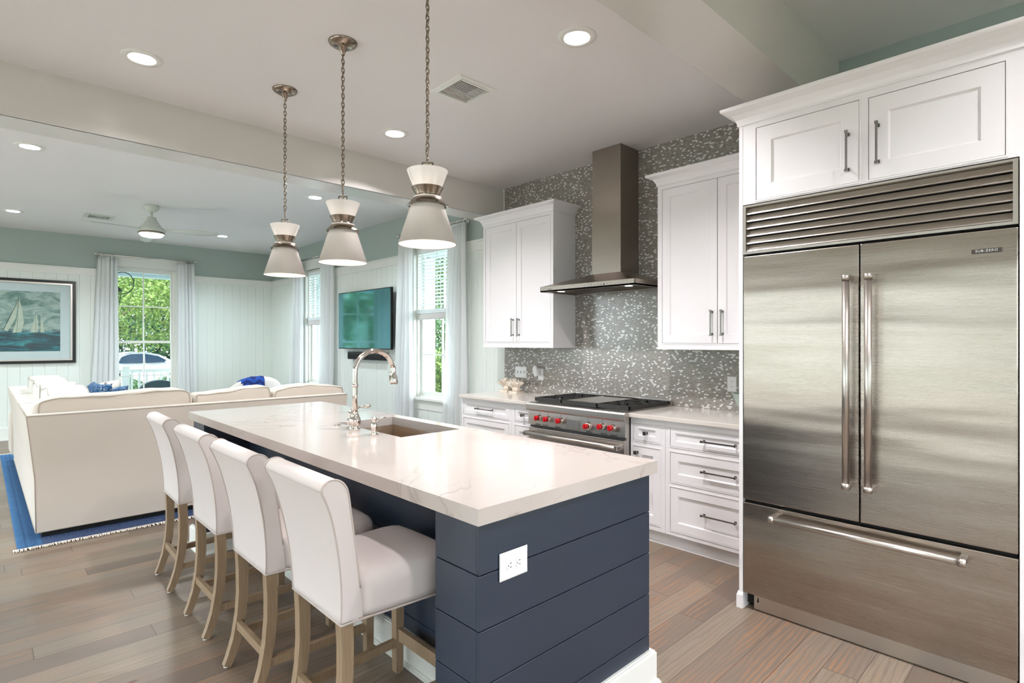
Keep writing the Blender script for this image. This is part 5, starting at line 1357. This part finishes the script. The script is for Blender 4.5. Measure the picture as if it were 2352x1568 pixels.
def tree(x, y, h, w, mat, label, n=9000, size=.11, group='trees around the house', low=1.2):
    r = thing('tree', label, 'tree', (x, y, GZ), group)
    z = GZ; tr = MB().tube([(x, y, z), (x + .1, y, z + h * .3), (x - .05, y + .1, z + h * .7)], [.16, .12, .05], 8)
    for k in range(5):
        a = k * 1.3; tr.tube([(x + .05, y, z + h * (.3 + .07 * k)), (x + cos(a) * w * .5, y + sin(a) * w * .5, z + h * (.5 + .08 * k))], [.05, .015], 6)
    tr.build('trunk', 'bark', r)
    bl = [(x + rs.uniform(-.45, .45) * w, y + rs.uniform(-.4, .4) * w, z + rs.uniform(low + .6, h - .8), w * rs.uniform(.3, .5), w * rs.uniform(.3, .5), w * rs.uniform(.25, .4)) for _ in range(11)]
    foliage(bl, n, size, mat, 'crown', r)
    return r
def shrub(x, y, z, w, h, mat, label, n=2500, size=.05, grp='shrubs outside'):
    r = thing('shrub', label, 'shrub', (x, y, z), grp)
    foliage([(x, y, z + h * .5, w / 2, w / 2, h / 2), (x + w * .3, y, z + h * .4, w / 3, w / 3, h * .4), (x - w * .3, y, z + h * .4, w / 3, w / 3, h * .4)], n, size, mat, 'leaves', r)
    MB().cyl((x, y, z), (x, y, z + h * .5), .03, 6).build('stem', 'bark', r)
for i, (x, y, h, w, mt, lb) in enumerate([
    (2.9, 22.5, 8.5, 4.8, 'leaf1', 'light green leafy tree filling the left of the far window'),
    (6.6, 23.5, 8.5, 4.6, 'leaf1', 'light green leafy tree filling the right of the far window'),
    (9.2, 25.0, 8, 4.5, 'leaf3', 'dark green tree at the right edge of the far window')]):
    tree(x, y, h, w, mt, lb, 42000, .06, low=2.5)
for i, (x, y) in enumerate([(-12, 37), (-6, 38), (-.5, 37), (5, 38), (10.5, 37), (16, 38)]):
    tree(x, y, 11, 6.5, ('leaf2', 'leaf3')[i % 2], 'tall green tree behind the street, past the car', 14000, .16, low=.3)
for i, (x, y) in enumerate([(-4.5, 22), (-10, 21)]):
    tree(x, y, 9, 5.5, 'leaf2', 'green tree in front of the house, left of the far window', 12000, .12, low=.8)
for i, x in enumerate((2.3, 3.4, 4.5, 5.6)): shrub(x, 15.2, GZ, 1.2, 1.3, 'leaf2', 'low green shrub beyond the porch railing', 2500, .05, 'shrubs beyond the railing')
for i, (x, y, mt) in enumerate([(10.5, 11.5, 'leaf2'), (11, 16.2, 'leaf1'), (14.5, 21, 'leaf2'), (10.5, 21.5, 'leaf3'), (16, 15.5, 'leaf3'), (15.5, 10.0, 'leaf2')]):
    tree(x, y, 8, 4.6, mt, 'green tree outside the right-hand windows', 16000, .09, 'trees right of the house', .3)
for i, (x, y) in enumerate([(7.3, 8.7), (7.5, 10.1), (8.0, 11.6), (8.3, 13.2), (8.0, 14.8)]): shrub(x, y, GZ, 1.3, 1.9, 'leaf1', 'bright green shrub outside the nearer right window', 3000, .06, 'shrubs right of the house')
for i, (x, y) in enumerate([(-13, 1), (-14, 6), (-13, 11), (-14, -4)]): tree(x, y, 5.5, 4, 'leaf4', 'green tree on the left side of the house', 5000, .14, 'trees left of the house', .3)
tree(-2, -12, 7, 5, 'leaf2', 'green tree behind the camera', 5000, .14, 'trees behind the house', .3)
